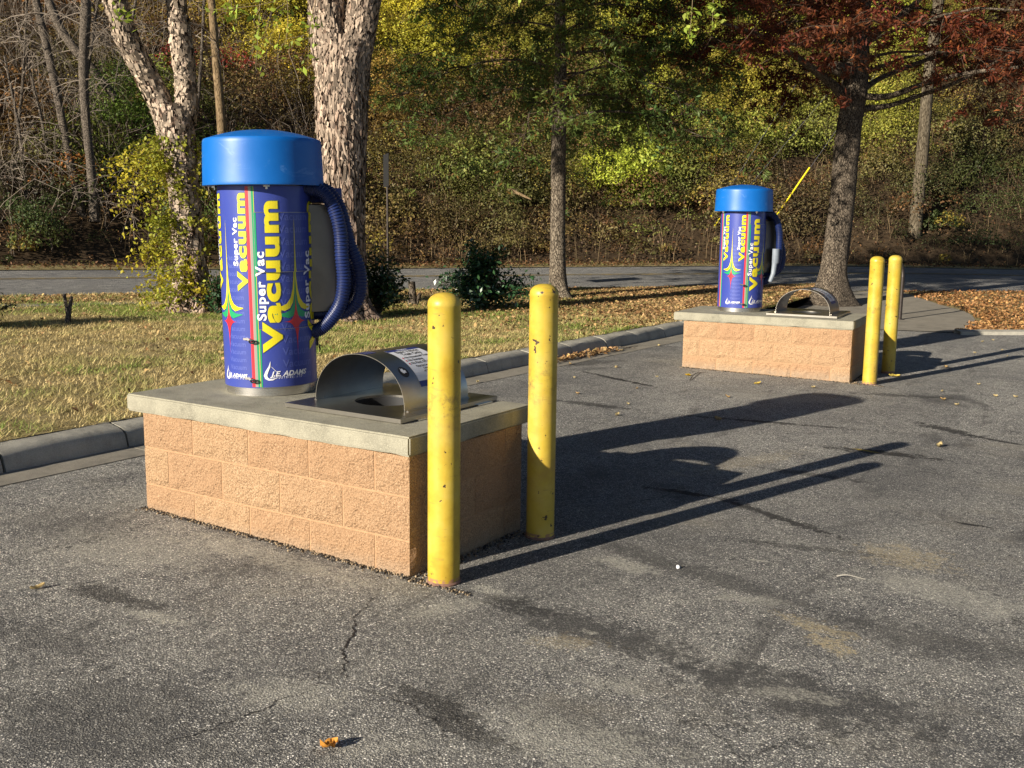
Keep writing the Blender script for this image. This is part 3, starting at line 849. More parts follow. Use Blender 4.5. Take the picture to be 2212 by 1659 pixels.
    em = [(-.004, -.018), (-.014, -.012), (-.022, -.014), (-.014, -.004), (-.018, .004), (-.006, .006), (-.004, .018), (.004, .014), (.010, .020), (.010, .006), (.014, -.004), (.008, -.012)]
    wrap_geo(([(a, b, 0) for a, b in em], [tuple(range(len(em)))]), lambda a, c: (0.232 + a, 0.425 + c), amap(0.0046), 'round_sticker_print', M['v_white'], t, cs)
    wrap_geo(rect(-0.03, 0.035, 0.355, 0.44), idn, amap(0.0038), 'maker_plate', M['v_navy'], t, cs)
    for k in range(3):
        wrap_geo(text_geo('VACUUM SUPPLY', 0.011, 0.0002), lambda a, c, k=k: (-0.012 + k * 0.018 - c, 0.358 + a), amap(0.0044), 'maker_plate_print', M['v_tan'], t, cs)
    return t
hood((0, 0, 0), 0, 'arched stainless trash hood with notice sticker on the nearest plinth, behind the front bollard')
hood(I2LOC, I2R, 'arched stainless trash hood on the farther plinth, in front of the dark oak trunk')

# ---------------------------------------------------------------- the vacuum machine
RB = 0.246            # radius of the wrapped drum
AZ0 = math.radians(-44.2)
D0, D1 = -13.5, 80.0  # the two access doors, in degrees round the drum
def vpt(deg, z, r):
    a = AZ0 + math.radians(deg)
    return Vector((r * math.cos(a), r * math.sin(a), z))
def on_door(deg, z):
    return (D0 <= deg <= D1 and 0.969 - .312 <= z <= 0.969) or (D0 + 1.5 <= deg <= D1 and 0.047 <= z <= 0.360)
def vmap(off):
    def f(s, z, c=None):
        deg = math.degrees(s / RB)
        c = c if c is not None else Vector((s, z, 0))
        return vpt(deg, z, RB + off + (0.007 if on_door(math.degrees(c[0] / RB), c[1]) else 0))
    return f
SC_CUTS = [math.radians(a) * RB for a in list(range(-180, 181, 3)) + [D0 + .01, D0 + 1.51]]
ZC = [0.047, 0.360, 0.657, 0.969]

def vacuum(loc, rz, label, nozzle=False):
    t = empty('vacuum_cleaner', loc, rz, label=label, cat='vacuum machine', group='coin vacuum machines on the plinths')
    MB().lathe([(0.0, 0.0), (0.2405, 0.0), (0.2405, 0.047), (0.236, 0.047)], 72, cap=False).build('base_band', M['steelbright'], t, smooth=True)
    MB().lathe([(0.20, 0.044), (RB, 0.045), (RB, 1.105), (0.18, 1.108)], 120, cap=False).build('drum', M['v_blue'], t, smooth=True)
    MB().lathe([(0.2375, 1.09), (0.2395, 1.13)], 72, cap=False).build('upper_band', M['zinc'], t, smooth=True)
    # domed lid with a rolled shoulder and lip
    prof = [(0.25, 1.112), (0.308, 1.110), (0.318, 1.108), (0.3195, 1.114), (0.318, 1.125), (0.3145, 1.24), (0.311, 1.325), (0.3095, 1.340), (0.304, 1.349), (0.292, 1.353)]
    for k in range(1, 13):
        q = k / 12
        prof.append((0.292 * (1 - q), 1.353 + 0.050 * (1 - (1 - q) ** 2)))
    prof[-1] = (0.001, prof[-1][1])
    MB().lathe(prof, 96, cap=False).build('lid', M['lid'], t, smooth=True)
    for dg in (3, 95, -90, 178):
        p = vpt(dg, 1.098, 0.255)
        MB().box(-.012, .012, -.012, .012, 0, .01, Matrix.Translation(p)).box(-.004, .004, -.004, .004, -.012, 0, Matrix.Translation(p)).build('lid_screw', M['steelbright'], t)
    # access doors: raised curved plates
    def door(z0, z1, d0, d1):
        ns = 30; V = []; 
        for i in range(ns + 1):
            dg = d0 + (d1 - d0) * i / ns
            for (z, r) in ((z0, RB - .002), (z0, RB + .0068), (z1, RB + .0068), (z1, RB - .002)): V.append(vpt(dg, z, r))
        F = [(i * 4 + q, i * 4 + q + 1, i * 4 + 5 + q, i * 4 + 4 + q) for i in range(ns) for q in range(3)] + [(0, 1, 2, 3), (ns * 4, ns * 4 + 1, ns * 4 + 2, ns * 4 + 3)]
        o = MB().add(V, F).build('access_door', M['v_blue'], t, smooth=True)
        rimV = []
        e = 0.55
        b = MB()
        for (a0, a1, za, zb_) in ((d0, d0 + e, z0, z1), (d0, d1, z0, z0 + .0026), (d0, d1, z1 - .0026, z1)):
            n2 = max(1, int((a1 - a0) / 3)); V = []
            for i in range(n2 + 1):
                dg = a0 + (a1 - a0) * i / n2
                V += [vpt(dg, za, RB + .0082), vpt(dg, zb_, RB + .0082)]
            b.add(V, [(2 * i, 2 * i + 1, 2 * i + 3, 2 * i + 2) for i in range(n2)])
        b.build('door_edge', M['plaincap'], o)
        return o
    dA = door(0.657, 0.969, D0, D1)
    dB = door(0.047, 0.360, D0 + 1.5, D1)
    # printed art -----------------------------------------------------------
    def S(deg): return math.radians(deg) * RB
    def put(VF, f2, mat, off, name):
        return wrap_geo(VF, f2, vmap(off), name, M[mat], t, SC_CUTS, ZC)
    def strip(d0, d1, z0, z1, mat, off, name='stripe'):
        put(rect(S(d0), S(d1), z0, z1), lambda a, b: (a, b), mat, off, name)
    zt, zb = 1.10, 0.05
    strip(-23.2, -19.2, zb, zt, 'v_red', .0006); strip(-19.2, -14.3, zb, zt, 'v_tan', .0006); strip(-15.6, -13.0, zb, zt, 'v_green', .0010)
    strip(-13.0, -12.5, zb, zt, 'v_yellow', .0010); strip(-12.4, -9.8, 0.05, 0.358, 'v_green', .0010); strip(-13.3, -10.8, 0.66, 0.966, 'v_green', .0011)
    strip(-97, -93, zb, zt, 'v_red', .0006); strip(-93, -89, zb, zt, 'v_tan', .0006); strip(-89.5, -86.5, zb, zt, 'v_green', .0010)
    strip(150, 154, zb, zt, 'v_red', .0006)
    def vtext(body, base_deg, z0, length, height, mat, off, bold, name='vacuum_lettering'):
        """lettering that climbs the drum; capitals reach `height` metres towards the left"""
        VF = text_geo(body, 1.0, bold, 1.13)
        xs_ = [v[0] for v in VF[0]]; ys_ = [v[1] for v in VF[0]]
        x0, x1, y1 = min(xs_), max(xs_), max(ys_)
        return put(VF, lambda a, b: (S(base_deg) - b / y1 * height, z0 + (a - x0) / (x1 - x0) * length), mat, off, name)
    def vac_pair(base, z0, ln, h, sz0, sln, sh, sb):
        vtext('Vacuum', base + 0.5, z0 - .004, ln + .008, h * 1.03, 'v_dkgreen', .0016, 0.058, 'lettering_outline')
        vtext('Vacuum', base, z0, ln, h, 'v_yellow', .0021, 0.046)
        vtext('Super Vac', sb, sz0, sln, sh, 'v_white', .0027, 0.032, 'super_vac_lettering')
    vac_pair(-24.5, 0.560, 0.505, 0.058, 0.690, 0.250, 0.030, -36.0)
    vac_pair(-69.0, 0.560, 0.505, 0.058, 0.690, 0.250, 0.030, -80.5)
    vac_pair(14.0, 0.235, 0.790, 0.094, 0.405, 0.360, 0.047, -3.0)
    vac_pair(76.0, 0.235, 0.790, 0.088, 0.405, 0.360, 0.045, 60.0)
    vac_pair(140.0, 0.56, 0.505, 0.058, 0.69, 0.25, 0.03, 128.0)
    vac_pair(-120.0, 0.56, 0.505, 0.058, 0.69, 0.25, 0.03, -132.0)
    def star(c, zc, sx, z_lo, z_hi, off=.0016):
        def side(pts, mat, o_, nm='star_spray'):
            n_ = len(pts) // 2
            for sg in (-1, 1):
                V = [(sg * a * sx, b, 0) for a, b in pts]
                F = [(i, i + 1, len(pts) - 2 - i, len(pts) - 1 - i) for i in range(n_ - 1)]
                put((V, F), lambda a, b: (S(c) + a, b), mat, o_, nm)
        H_ = z_hi - zc
        yo = [(0.004, H_ + zc), (0.015, zc + .80 * H_), (0.030, zc + .60 * H_), (0.065, zc + .44 * H_), (0.13, zc + .315 * H_), (0.24, zc + .23 * H_), (0.42, zc + .175 * H_), (0.68, zc + .150 * H_), (1.0, zc + .142 * H_)]
        yi = [(0.0, H_ * .96 + zc), (0.002, zc + .78 * H_), (0.006, zc + .58 * H_), (0.018, zc + .41 * H_), (0.055, zc + .275 * H_), (0.13, zc + .185 * H_), (0.28, zc + .130 * H_), (0.52, zc + .106 * H_), (1.0, zc + .135 * H_)]
        side(yo + yi[::-1], 'v_yellow', off + .0003)
        go = [(0.0, zc + .72 * H_), (0.006, zc + .55 * H_), (0.018, zc + .38 * H_), (0.055, zc + .25 * H_), (0.13, zc + .165 * H_), (0.28, zc + .110 * H_), (0.52, zc + .085 * H_), (0.95, zc + .078 * H_)]
        gi = [(0.0, zc + .5 * H_), (0.0, zc + .4 * H_), (0.0, zc + .28 * H_), (0.0, zc + .17 * H_), (0.03, zc + .10 * H_), (0.12, zc + .055 * H_), (0.36, zc + .035 * H_), (0.95, zc + .072 * H_)]
        side(go + gi[::-1], 'v_green', off + .0005)
        # red four-point star
        R = []
        for k in range(4):
            tip = [(0, z_hi - .34 - zc), (0.62, 0), (0, z_lo - zc), (-0.62, 0)][k]
            nxt = [(0.62, 0), (0, z_lo - zc), (-0.62, 0), (0, z_hi - .34 - zc)][k]
            for u in np.linspace(0, 1, 8, endpoint=False):
                a, b = (1 - u) ** 2.6, u ** 2.6
                R.append((tip[0] * a + nxt[0] * b, tip[1] * a + nxt[1] * b))
        V = [(0, 0, 0)] + [(a * sx, b, 0) for a, b in R]
        F = [(0, 1 + i, 1 + (i + 1) % len(R)) for i in range(len(R))]
        put((V, F), lambda a, b: (S(c) + a, zc + b), 'v_red', off + .0008, 'star')
    star(-56, 0.395, 0.105, 0.19, 0.93)
    star(35, 0.395, 0.125, 0.17, 0.94)
    star(108, 0.395, 0.105, 0.19, 0.93); star(-150, 0.395, 0.105, 0.19, 0.93)
    # drop emblem and maker's name
    def logo(c, z0, k):
        outer = [(0, 1.0), (-.10, .72), (-.27, .45), (-.36, .22), (-.30, .04), (-.12, -.06), (.10, -.05), (.28, .06)]
        inner = [(.0, .96), (-.02, .68), (-.12, .44), (-.19, .25), (-.17, .12), (-.06, .03), (.10, .01), (.27, .075)]
        V = [(a * k, b * k, 0) for a, b in outer] + [(a * k, b * k, 0) for a, b in inner[::-1]]
        F = [(i, i + 1, 14 - i, 15 - i) for i in range(7)]
        put((V, F), lambda a, b: (S(c) + a, z0 + b), 'v_white', .0022, 'drop_emblem')
        put(([( .02 * k, .70 * k, 0), (.06 * k, .68 * k, 0), (.30 * k, .42 * k, 0), (.28 * k, .40 * k, 0)], [(0, 1, 2, 3)]), lambda a, b: (S(c) + a, z0 + b), 'v_white', .0022, 'drop_emblem')
        VF = text_geo('J.E. ADAMS', 0.52 * k, 0.016 * k, 1.02, 0.3)
        put(VF, lambda a, b: (S(c) + .02 * k + a * 0.78, z0 + .17 * k + b * .72), 'v_white', .0024, 'maker_lettering')
        VF = text_geo('INDUSTRIES, LTD', 0.17 * k, 0.003 * k, 1.75, 0.3)
        put(VF, lambda a, b: (S(c) - .02 * k + a * .80, z0 + .03 * k + b), 'v_white', .0024, 'maker_lettering')
    logo(0, 0.092, 0.098); logo(-63, 0.088, 0.070); logo(115, .088, .07); logo(-150, .088, .07)
    # ghost lettering in a slightly paler blue
    ghost = []
    for (c, n_, z0, sz) in ((-50, 16, 0.10, 0.036), (22, 14, 0.09, 0.056), (100, 16, .1, .04), (-140, 16, .1, .04)):
        for k in range(n_):
            z = z0 + k * sz * 1.15
            if z > 1.05: break
            put(text_geo('Vacuum', sz, 0.018 * sz), lambda a, b, c=c, z=z: (S(c - 7) + a, z + b), 'v_ghost', .0004, 'ghost_lettering')
    # hasps with padlocks at the right edge of the doors, cam locks at the left
    for z in (0.80, 0.60):
        p = vpt(87, z, RB + 0.020)
        h = MB()
        Mx = Matrix.Translation(p) @ Matrix.Rotation(AZ0 + math.radians(87), 4, 'Z')
        h.box(-.018, -.004, -.014, .014, -.03, .055, Mx)
        o = h.build('hasp', M['plaincap'], t)
        MB().tube([Mx @ Vector((-.0, -.010, 0.0)), Mx @ Vector((0, -.010, .035)), Mx @ Vector((0, 0, .046)), Mx @ Vector((0, .010, .035)), Mx @ Vector((0, .010, 0))], 0.003, 6).build('shackle', M['steelbright'], o)
        MB().box(-.010, .010, -.019, .019, -.06, 0, Mx).build('padlock', M['black'], o, bevel=.002)
    p = vpt(84, 0.27, RB + 0.018); Mx = Matrix.Translation(p) @ Matrix.Rotation(AZ0 + math.radians(84), 4, 'Z')
    o = MB().box(-.012, 0, -.012, .012, -.03, .06, Mx).build('hasp', M['black'], t)
    MB().tube([Mx @ Vector((0.006, .016 * math.cos(a), -.045 + .02 * math.sin(a))) for a in np.linspace(0, 2 * math.pi, 12)], 0.003, 6).build('ring', M['dark'], o)
    for z in (0.305, 0.095):
        p = vpt(-24.5, z, RB + 0.004); a = AZ0 + math.radians(-24.5); Mx = Matrix.Translation(p) @ Matrix.Rotation(a, 4, 'Z')
        o = MB().tube([Mx @ Vector((-.004, 0, 0)), Mx @ Vector((.014, 0, 0))], .007, 12).build('cam_lock', M['steelbright'], t)
        MB().box(.0, .008, -.032, -.002, -.003, .008, Mx).build('latch', M['plaincap'], o)
        MB().tube([Mx @ Vector((.012 + .004 * math.sin(q), .018 + .014 * math.cos(q), -.010 + .009 * math.sin(q))) for q in np.linspace(0, 2 * math.pi, 14)], .0050, 6).build('cover_loop', M['black'], o)
    # coin box and hose bracket on the right
    a = AZ0 + math.radians(100)
    Mx = Matrix.Translation(vpt(100, 0, 0.20)) @ Matrix.Rotation(a, 4, 'Z')
    MB().box(0.0, 0.215, -0.13, 0.13, 0.43, 1.01, Mx).build('coin_box', M['zinc'], t, bevel=.004)
    MB().box(0.216, 0.219, -0.05, -0.03, 0.70, 0.76, Mx).build('coin_slot', M['white'], t)
    MB().box(0.02, 0.215, -0.05, 0.09, 1.02, 1.10, Mx).build('hose_bracket', M['v_navy'], t, bevel=.006)
    # corrugated hoses
    def hose(pts, r=0.037, pitch=0.0145):
        sp = spline(pts, 60)
        L = float(np.sum(np.linalg.norm(np.diff(sp, axis=0), axis=1)))
        n_ = int(L / pitch) * 4
        sp = spline(pts, n_)
        rad = [r + (0.0028, 0.0028, -0.0018, -0.0018)[i % 4] for i in range(n_)]
        b = MB().tube(sp, rad, 14)
        return b.build('hose', M['hose'], t, smooth=True)
    ra = AZ0 + math.radians(90)      # sideways direction
    def H(sx, fw, z):                # sx to the right of the drum axis, fw towards the front
        return (sx * math.cos(ra) + fw * math.cos(AZ0), sx * math.sin(ra) + fw * math.sin(AZ0), z)
    hose([H(0.20, 0.10, 1.10), H(0.30, 0.115, 1.075), H(0.362, 0.125, 0.99), H(0.392, 0.13, 0.87), H(0.398, 0.13, 0.73), H(0.405, 0.12, 0.60), H(0.385, 0.11, 0.48), H(0.325, 0.10, 0.385), H(0.265, 0.09, 0.335), H(0.21, 0.08, 0.32)])
    hose([H(0.28, 0.03, 1.10), H(0.34, 0.04, 1.075), H(0.392, 0.05, 1.00), H(0.42, 0.055, 0.90), H(0.445, 0.06, 0.79), H(0.488, 0.055, 0.68), H(0.50, 0.05, 0.58), H(0.48, 0.05, 0.49), H(0.42, 0.04, 0.43), H(0.34, 0.035, 0.415), H(0.27, 0.03, 0.42), H(0.22, 0.02, 0.42)])
    hose([H(0.24, -0.04, 1.09), H(0.33, -0.03, 1.08), H(0.385, -0.02, 0.98), H(0.415, -0.02, 0.86), H(0.42, -0.02, 0.72), H(0.455, -0.02, 0.60), H(0.44, -0.02, 0.50), H(0.38, -0.03, 0.43), H(0.26, -0.04, 0.41)])
    if nozzle:
        MB().tube([H(0.335, .17, .70), H(0.335, .17, .55), H(.325, .17, .53), H(.31, .175, .42), H(.27, .18, .33)], [.040, .040, .030, .026, .022], 16).build('nozzle', M['greyplastic'], t, smooth=True)
    return t
V1 = vacuum((0.398, 0.548, 0.483), 0, 'blue lidded Super Vac vacuum machine on the nearest plinth, hoses looped at its side')
lean = Vector((-RGT[0], -RGT[1], 0)).normalized()
V1.rotation_euler = Matrix.Rotation(math.radians(0.8), 3, Vector((0, 0, 1)).cross(lean)).to_euler()
c2, s2 = math.cos(I2R), math.sin(I2R)
lx, ly = 0.45, 0.60
V2 = vacuum((I2LOC[0] + c2 * lx - s2 * ly, I2LOC[1] + s2 * lx + c2 * ly, I2LOC[2] + 0.483), I2R, 'blue lidded Super Vac vacuum machine on the farther plinth, grey nozzle hanging at its side', True)

# ---------------------------------------------------------------- bollards
def bollard(x, y, h, label, tilt=(0, 0)):
    z = G(x, y)
    prof = [(0.070, -0.1), (0.0715, 0.0), (0.0715, 0.3), (0.0715, 0.6), (0.0715, 0.9), (0.0715, h - 0.062), (0.0728, h - 0.058), (0.0725, h - 0.050)]
    for k in range(1, 8):
        a = k / 7 * math.pi / 2
        prof.append((max(0.0725 * math.cos(a) ** 0.85, 0.0008), h - 0.050 + 0.050 * math.sin(a)))
    o = MB().lathe(prof, 56, cap=False).build('bollard', M['yellow'], None, smooth=True, loc=(x, y, z))
    o.rotation_euler = (tilt[0], tilt[1], random.uniform(0, 6))
    tag(o, label, 'bollard', 'yellow steel bollards beside the plinths')
    c = MB().lathe([(0.0716, -0.02), (0.0765, -0.004), (0.0775, 0.006), (0.0722, 0.013)], 40, cap=False).build('rusty_collar', plain_rust, o, smooth=True)
    return o
plain_rust = plain('rust_stained_collar', (0.22, 0.12, 0.085), 0.9, 0, 0.4, 40, 0.5, 100)
bollard(1.956, 0.049, 1.287, 'scuffed yellow bollard nearest of all, at the front right corner of the near plinth')
bollard(1.950, 0.885, 1.291, 'yellow bollard at the rear right corner of the near plinth, crossed by its shadow')
bollard(1.944, 7.449, 1.314, 'yellow bollard at the front right corner of the farther plinth')
bollard(1.896, 8.437, 1.305, 'yellow bollard with a torn dark chip near its top, behind the farther plinth', (0, 0))

# ---------------------------------------------------------------- leaf cards
def cards(C, size, asp, up, spread, col, rng, fold=0.25, cj=0.32):
    """one bent rhombic leaf per centre. up: (N,3) preferred leaf normal, spread: how far it strays"""
    N = len(C)
    nrm = up + rng.normal(size=(N, 3)) * spread
    nrm /= np.linalg.norm(nrm, axis=1)[:, None] + 1e-9
    t = rng.normal(size=(N, 3)); t -= nrm * np.sum(t * nrm, 1)[:, None]; t /= np.linalg.norm(t, axis=1)[:, None] + 1e-9
    b = np.cross(nrm, t)
    L = size * rng.uniform(0.6, 1.25, N); W = L * asp
    V = np.empty((N, 4, 3))
    V[:, 0] = C - t * (L * .5)[:, None]
    V[:, 1] = C + b * (W * .5)[:, None] + nrm * (L * fold * .3)[:, None] - t * (L * .05)[:, None]
    V[:, 2] = C + t * (L * .5)[:, None] - nrm * (L * fold * rng.uniform(-.5, 1, N))[:, None]
    V[:, 3] = C - b * (W * .5)[:, None] + nrm * (L * fold * .3)[:, None] - t * (L * .05)[:, None]
    F = np.arange(N * 4).reshape(N, 4)
    col = np.clip(col * rng.uniform(1 - cj, 1 + cj, (N, 1)) * rng.uniform(.93, 1.07, (N, 3)), 0.003, 1)
    return V.reshape(-1, 3), F, np.repeat(col, 4, axis=0)

class LC:
    def __init__(s): s.V = []; s.F = []; s.C = []; s.n = 0
    def add(s, V, F, C):
        s.V.append(V); s.F.append(F + s.n); s.C.append(C); s.n += len(V)
    def build(s, name, mat, parent=None, kind=None):
        o = np_mesh(name, np.concatenate(s.V), np.concatenate(s.F), mat, parent, np.concatenate(s.C))
        if kind: o['kind'] = kind
        return o

def strands(paths, r0, r1, cols):
    """thin three-sided twigs; paths (N,K,3)"""
    paths = np.asarray(paths); N, K, _ = paths.shape
    d = np.gradient(paths, axis=1); d /= np.linalg.norm(d, axis=2)[..., None] + 1e-9
    ref = np.tile(np.array([0.3, 0.2, 0.93]), (N, K, 1)); a = np.cross(d, ref)
    bad = np.linalg.norm(a, axis=2) < .2; a[bad] = np.cross(d[bad], np.array([1., 0, 0]))
    a /= np.linalg.norm(a, axis=2)[..., None] + 1e-9; b = np.cross(d, a)
    k = np.linspace(0, 1, K)[None, :]
    r = np.asarray(r0).reshape(-1, 1) * (1 - k) + np.asarray(r1).reshape(-1, 1) * k
    V = np.stack([paths + r[..., None] * (a * math.cos(q) + b * math.sin(q)) for q in (0, 2.094, 4.189)], 2)
    idx = np.arange(N * K * 3).reshape(N, K, 3)
    F = np.stack([np.stack([idx[:, :-1, q], idx[:, :-1, (q + 1) % 3], idx[:, 1:, (q + 1) % 3], idx[:, 1:, q]], -1) for q in range(3)], 2).reshape(-1, 4)
    C = np.repeat(np.repeat(cols[:, None, :], K, 1)[:, :, None, :], 3, 2).reshape(-1, 3)
    return V.reshape(-1, 3), F, C

# ---------------------------------------------------------------- vegetation on the bank
def bank_hit(u, v):
    """where the view line through u, v meets the bank"""
    dr = np.array(at(u, v, 1.0)) - CAM
    I2_, P2_ = BANKGRID
    D = np.linspace(20, 75, 400)
    pts = CAM + D[:, None] * dr
    best = None
    q = np.abs((BG[:, None, :] - pts[None, ::4, :])).sum(2)
    k = np.unravel_index(np.argmin(q), q.shape)
    return BG[k[0]]
gi, gp = np.meshgrid(np.linspace(15, 75, 100), np.linspace(0, 18, 40))
BG = np.stack(bank_pos(gi.ravel(), gp.ravel()), -1); BANKGRID = (gi, gp)
ZONES = [  # u, v, radius m, colour, density, leaf size factor
    (30, 60, 2.2, (.10, .062, .035), .45), (110, 250, 2.4, (.085, .065, .04), .35), (60, 470, 2.0, (.045, .04, .022), .55), (20, 300, 2, (.15, .07, .03), .5),
    (180, 500, 1.6, (.06, .075, .028), .9), (200, 120, 1.6, (.13, .075, .03), .5), (270, 330, 2.4, (.105, .155, .028), 1.2), (330, 200, 1.6, (.13, .16, .03), 1.0),
    (330, 430, 1.8, (.075, .115, .025), 1.1), (300, 520, 1.4, (.05, .075, .022), 1.0), (420, 300, 1.5, (.10, .11, .03), .8), (440, 110, 1.3, (.20, .13, .03), .8),
    (500, 230, 1.6, (.12, .075, .04), .45), (600, 90, 2.0, (.34, .30, .035), 1.3), (560, 180, 1.2, (.24, .20, .035), 1.0), (620, 300, 1.6, (.10, .07, .035), .5),
    (640, 180, 1.0, (.30, .22, .03), 1.0), (840, 70, 1.8, (.33, .28, .03), 1.2), (930, 170, 1.8, (.21, .20, .03), 1.1), (840, 250, 1.2, (.20, .13, .035), .9),
    (1000, 300, 2.0, (.11, .068, .035), .5), (860, 360, 1.6, (.15, .10, .035), .7), (900, 440, 1.8, (.10, .095, .035), .6), (1050, 440, 1.4, (.12, .145, .035), 1.0),
    (960, 520, 1.4, (.13, .10, .05), .5), (1120, 380, 1.5, (.13, .10, .05), .5), (1120, 500, 1.3, (.09, .08, .04), .6), (1060, 60, 2.0, (.16, .14, .03), 1.0),
    (1310, 410, 1.1, (.24, .27, .035), 1.5), (1400, 330, 2.0, (.14, .17, .035), 1.1), (1330, 250, 1.8, (.11, .13, .03), .9), (1280, 500, 1.4, (.10, .075, .04), .5),
    (1420, 480, 1.7, (.10, .12, .035), .9), (1450, 180, 2.0, (.24, .24, .04), 1.1), (1560, 230, 1.8, (.24, .20, .035), 1.0), (1620, 130, 1.8, (.24, .25, .04), 1.1),
    (1660, 320, 1.8, (.15, .17, .035), 1.0), (1600, 450, 1.8, (.09, .07, .04), .6), (1720, 460, 1.6, (.085, .065, .038), .6), (1740, 210, 1.6, (.17, .18, .035), 1.0),
    (1750, 350, 1.6, (.12, .13, .035), .9), (1900, 280, 2.0, (.20, .20, .04), 1.0), (1920, 420, 2.0, (.10, .085, .04), .7), (2000, 110, 2.0, (.24, .26, .04), 1.1),
    (2080, 300, 2.2, (.12, .10, .05), .8), (2150, 430, 2.2, (.045, .06, .02), .9), (2050, 520, 2.0, (.03, .045, .018), .9), (2180, 200, 2.5, (.10, .06, .035), .7),
    (1880, 540, 1.5, (.06, .06, .03), .8), (1480, 560, 1.2, (.16, .13, .05), .7), (1250, 570, 1.2, (.18, .12, .05), .5), (900, 565, 1.2, (.16, .10, .045), .5),
    (60, 560, 1.2, (.07, .085, .028), .9), (250, 570, 1.4, (.055, .07, .025), .8), (150, 600, 1.2, (.05, .07, .022), .8)]
ZONES = [(a, b_, c_, tuple(q * (1.35 if d_[1] > .11 else 1.1) for q in d_), e_) for a, b_, c_, d_, e_ in ZONES]
ZP = np.array([bank_hit(z[0], z[1]) for z in ZONES]); ZR = np.array([z[2] for z in ZONES])
ZCOL = np.array([z[3] for z in ZONES]); ZD = np.array([z[4] for z in ZONES])
rng = np.random.default_rng(21)
def zone(P_):
    d = np.linalg.norm(P_[:, None, :] - ZP[None], axis=2) / ZR[None]
    w_ = np.exp(-d * 1.7) + 1e-9
    w_ = w_ ** 1.6
    w_ /= w_.sum(1)[:, None]
    return w_ @ ZCOL, w_ @ ZD

def clump(P_, R, n, col, size, asp=0.5, squash=1.05):
    u = rng.normal(size=(n, 3)); u /= np.linalg.norm(u, axis=1)[:, None]
    u[:, 2] = np.abs(u[:, 2]) * 0.95 - 0.15
    lump = 0.75 + 0.55 * vn(u[:, 0] * 2.3 + P_[0], u[:, 1] * 2.3 + P_[1], u[:, 2] * 2.3, 5)
    rad = R * lump * rng.uniform(0.45, 1.0, n) ** 0.45
    C = P_ + u * rad[:, None] * np.array([1, 1, squash])
    return cards(C, size, asp, u * 0.9 + np.array([0, 0, .35]), 0.55, col, rng)

NCL = 2300
ci = rng.uniform(14, 76, NCL * 2); cp = rng.uniform(0, 1, NCL * 2) ** 0.85 * 16
P_ = np.stack(bank_pos(ci, cp), -1)
ok = in_view(P_, 0.16)
P_ = P_[ok]; cp = cp[ok]
P_ = P_[:NCL]; cp = cp[:NCL]
zc, zd = zone(P_)
jit = rng.uniform(0, 1, len(P_))
R = (0.30 + 1.05 * rng.uniform(0, 1, len(P_)) ** 1.8) * (0.55 + 0.5 * np.clip(cp / 2, 0, 1))
hn = fbm(P_[:, 0] * .9, P_[:, 1] * .9, P_[:, 2] * .9, 31)
lc = LC()
for k in range(len(P_)):
    c = zc[k] * np.array([1.30, 1.28, 1.0]) * (0.5 + 1.05 * jit[k] ** 1.3)
    if rng.uniform() < .12: c = np.array([.20, .11, .045]) * rng.uniform(.6, 1.1)
    if rng.uniform() < .05: c = np.array([.32, .25, .05])
    dens = zd[k] * (0.35 + 1.2 * hn[k])
    n = int(620 * R[k] ** 1.6 * dens) + 12
    D = np.linalg.norm(P_[k] - CAM)
    lc.add(*clump(P_[k] + np.array([0, 0, R[k] * .62]), R[k], n, c, (0.045 + 0.065 * rng.uniform() ** 1.5) * (0.8 + D / 90)))
# litter of dead leaves over the slope
NL = 70000
li = rng.uniform(14, 76, NL); lp = rng.uniform(-1.6, 16, NL) ; 
Lp = np.stack(bank_pos(li, np.maximum(lp, 0)), -1)
neg = lp < 0
base = np.stack([np.interp(li, np.arange(90), VG[:, 0]) + np.interp(li, np.arange(90), dn[:, 0]) * lp, np.interp(li, np.arange(90), VG[:, 1]) + np.interp(li, np.arange(90), dn[:, 1]) * lp], -1)
Lp[neg, :2] = base[neg]; Lp[neg, 2] = terrain(base[neg, 0], base[neg, 1]) + 0.02
Lp[:, 2] += rng.uniform(0.0, 0.08, NL) + rng.exponential(0.15, NL) * (lp > .6)
ok = in_view(Lp, .16) & (lp > -1.32)
Lp = Lp[ok]
lcol = np.array([[.16, .085, .038]]) * rng.uniform(.45, 1.5, (len(Lp), 1)); sel = rng.uniform(size=len(Lp)) < .25; lcol[sel] = np.array([.16, .14, .05])
lc.add(*cards(Lp, 0.085, .6, np.tile([0, 0, 1.0], (len(Lp), 1)), .7, lcol, rng))
hv = lc.build('hillside_undergrowth', M['leaf'], None, 'stuff')
tag(hv, 'autumn bushes and vines massed over the steep bank beyond the road', 'undergrowth')
print('bank leaves', lc.n // 4)

# dry stalks and bare vines
def stalks(n, ir, pr, hr, bend, col, cvar, r, K=5, zsel=None):
    i_ = rng.uniform(*ir, n); p_ = rng.uniform(*pr, n)
    b = np.stack(bank_pos(i_, p_), -1)
    b = b[in_view(b, .16)]
    n = len(b)
    h = rng.uniform(*hr, n)
    az = rng.uniform(0, 2 * np.pi, n); lean_ = rng.uniform(0, bend, n)
    k = np.linspace(0, 1, K)
    paths = np.zeros((n, K, 3))
    dirx = np.stack([np.cos(az), np.sin(az), np.zeros(n)], -1)
    for j in range(K):
        paths[:, j] = b + dirx * (lean_ * h * k[j] ** 1.8)[:, None] + np.array([0, 0, 1]) * (h * (k[j] - 0.35 * lean_ * k[j] ** 3))[:, None] + rng.normal(size=(n, 3)) * (0.04 * h * k[j])[:, None]
    c = np.array(col) * rng.uniform(1 - cvar, 1 + cvar, (n, 1))
    return strands(paths, rng.uniform(.6, 1.3, n) * r, rng.uniform(.3, .6, n) * r, c)
sc = LC()
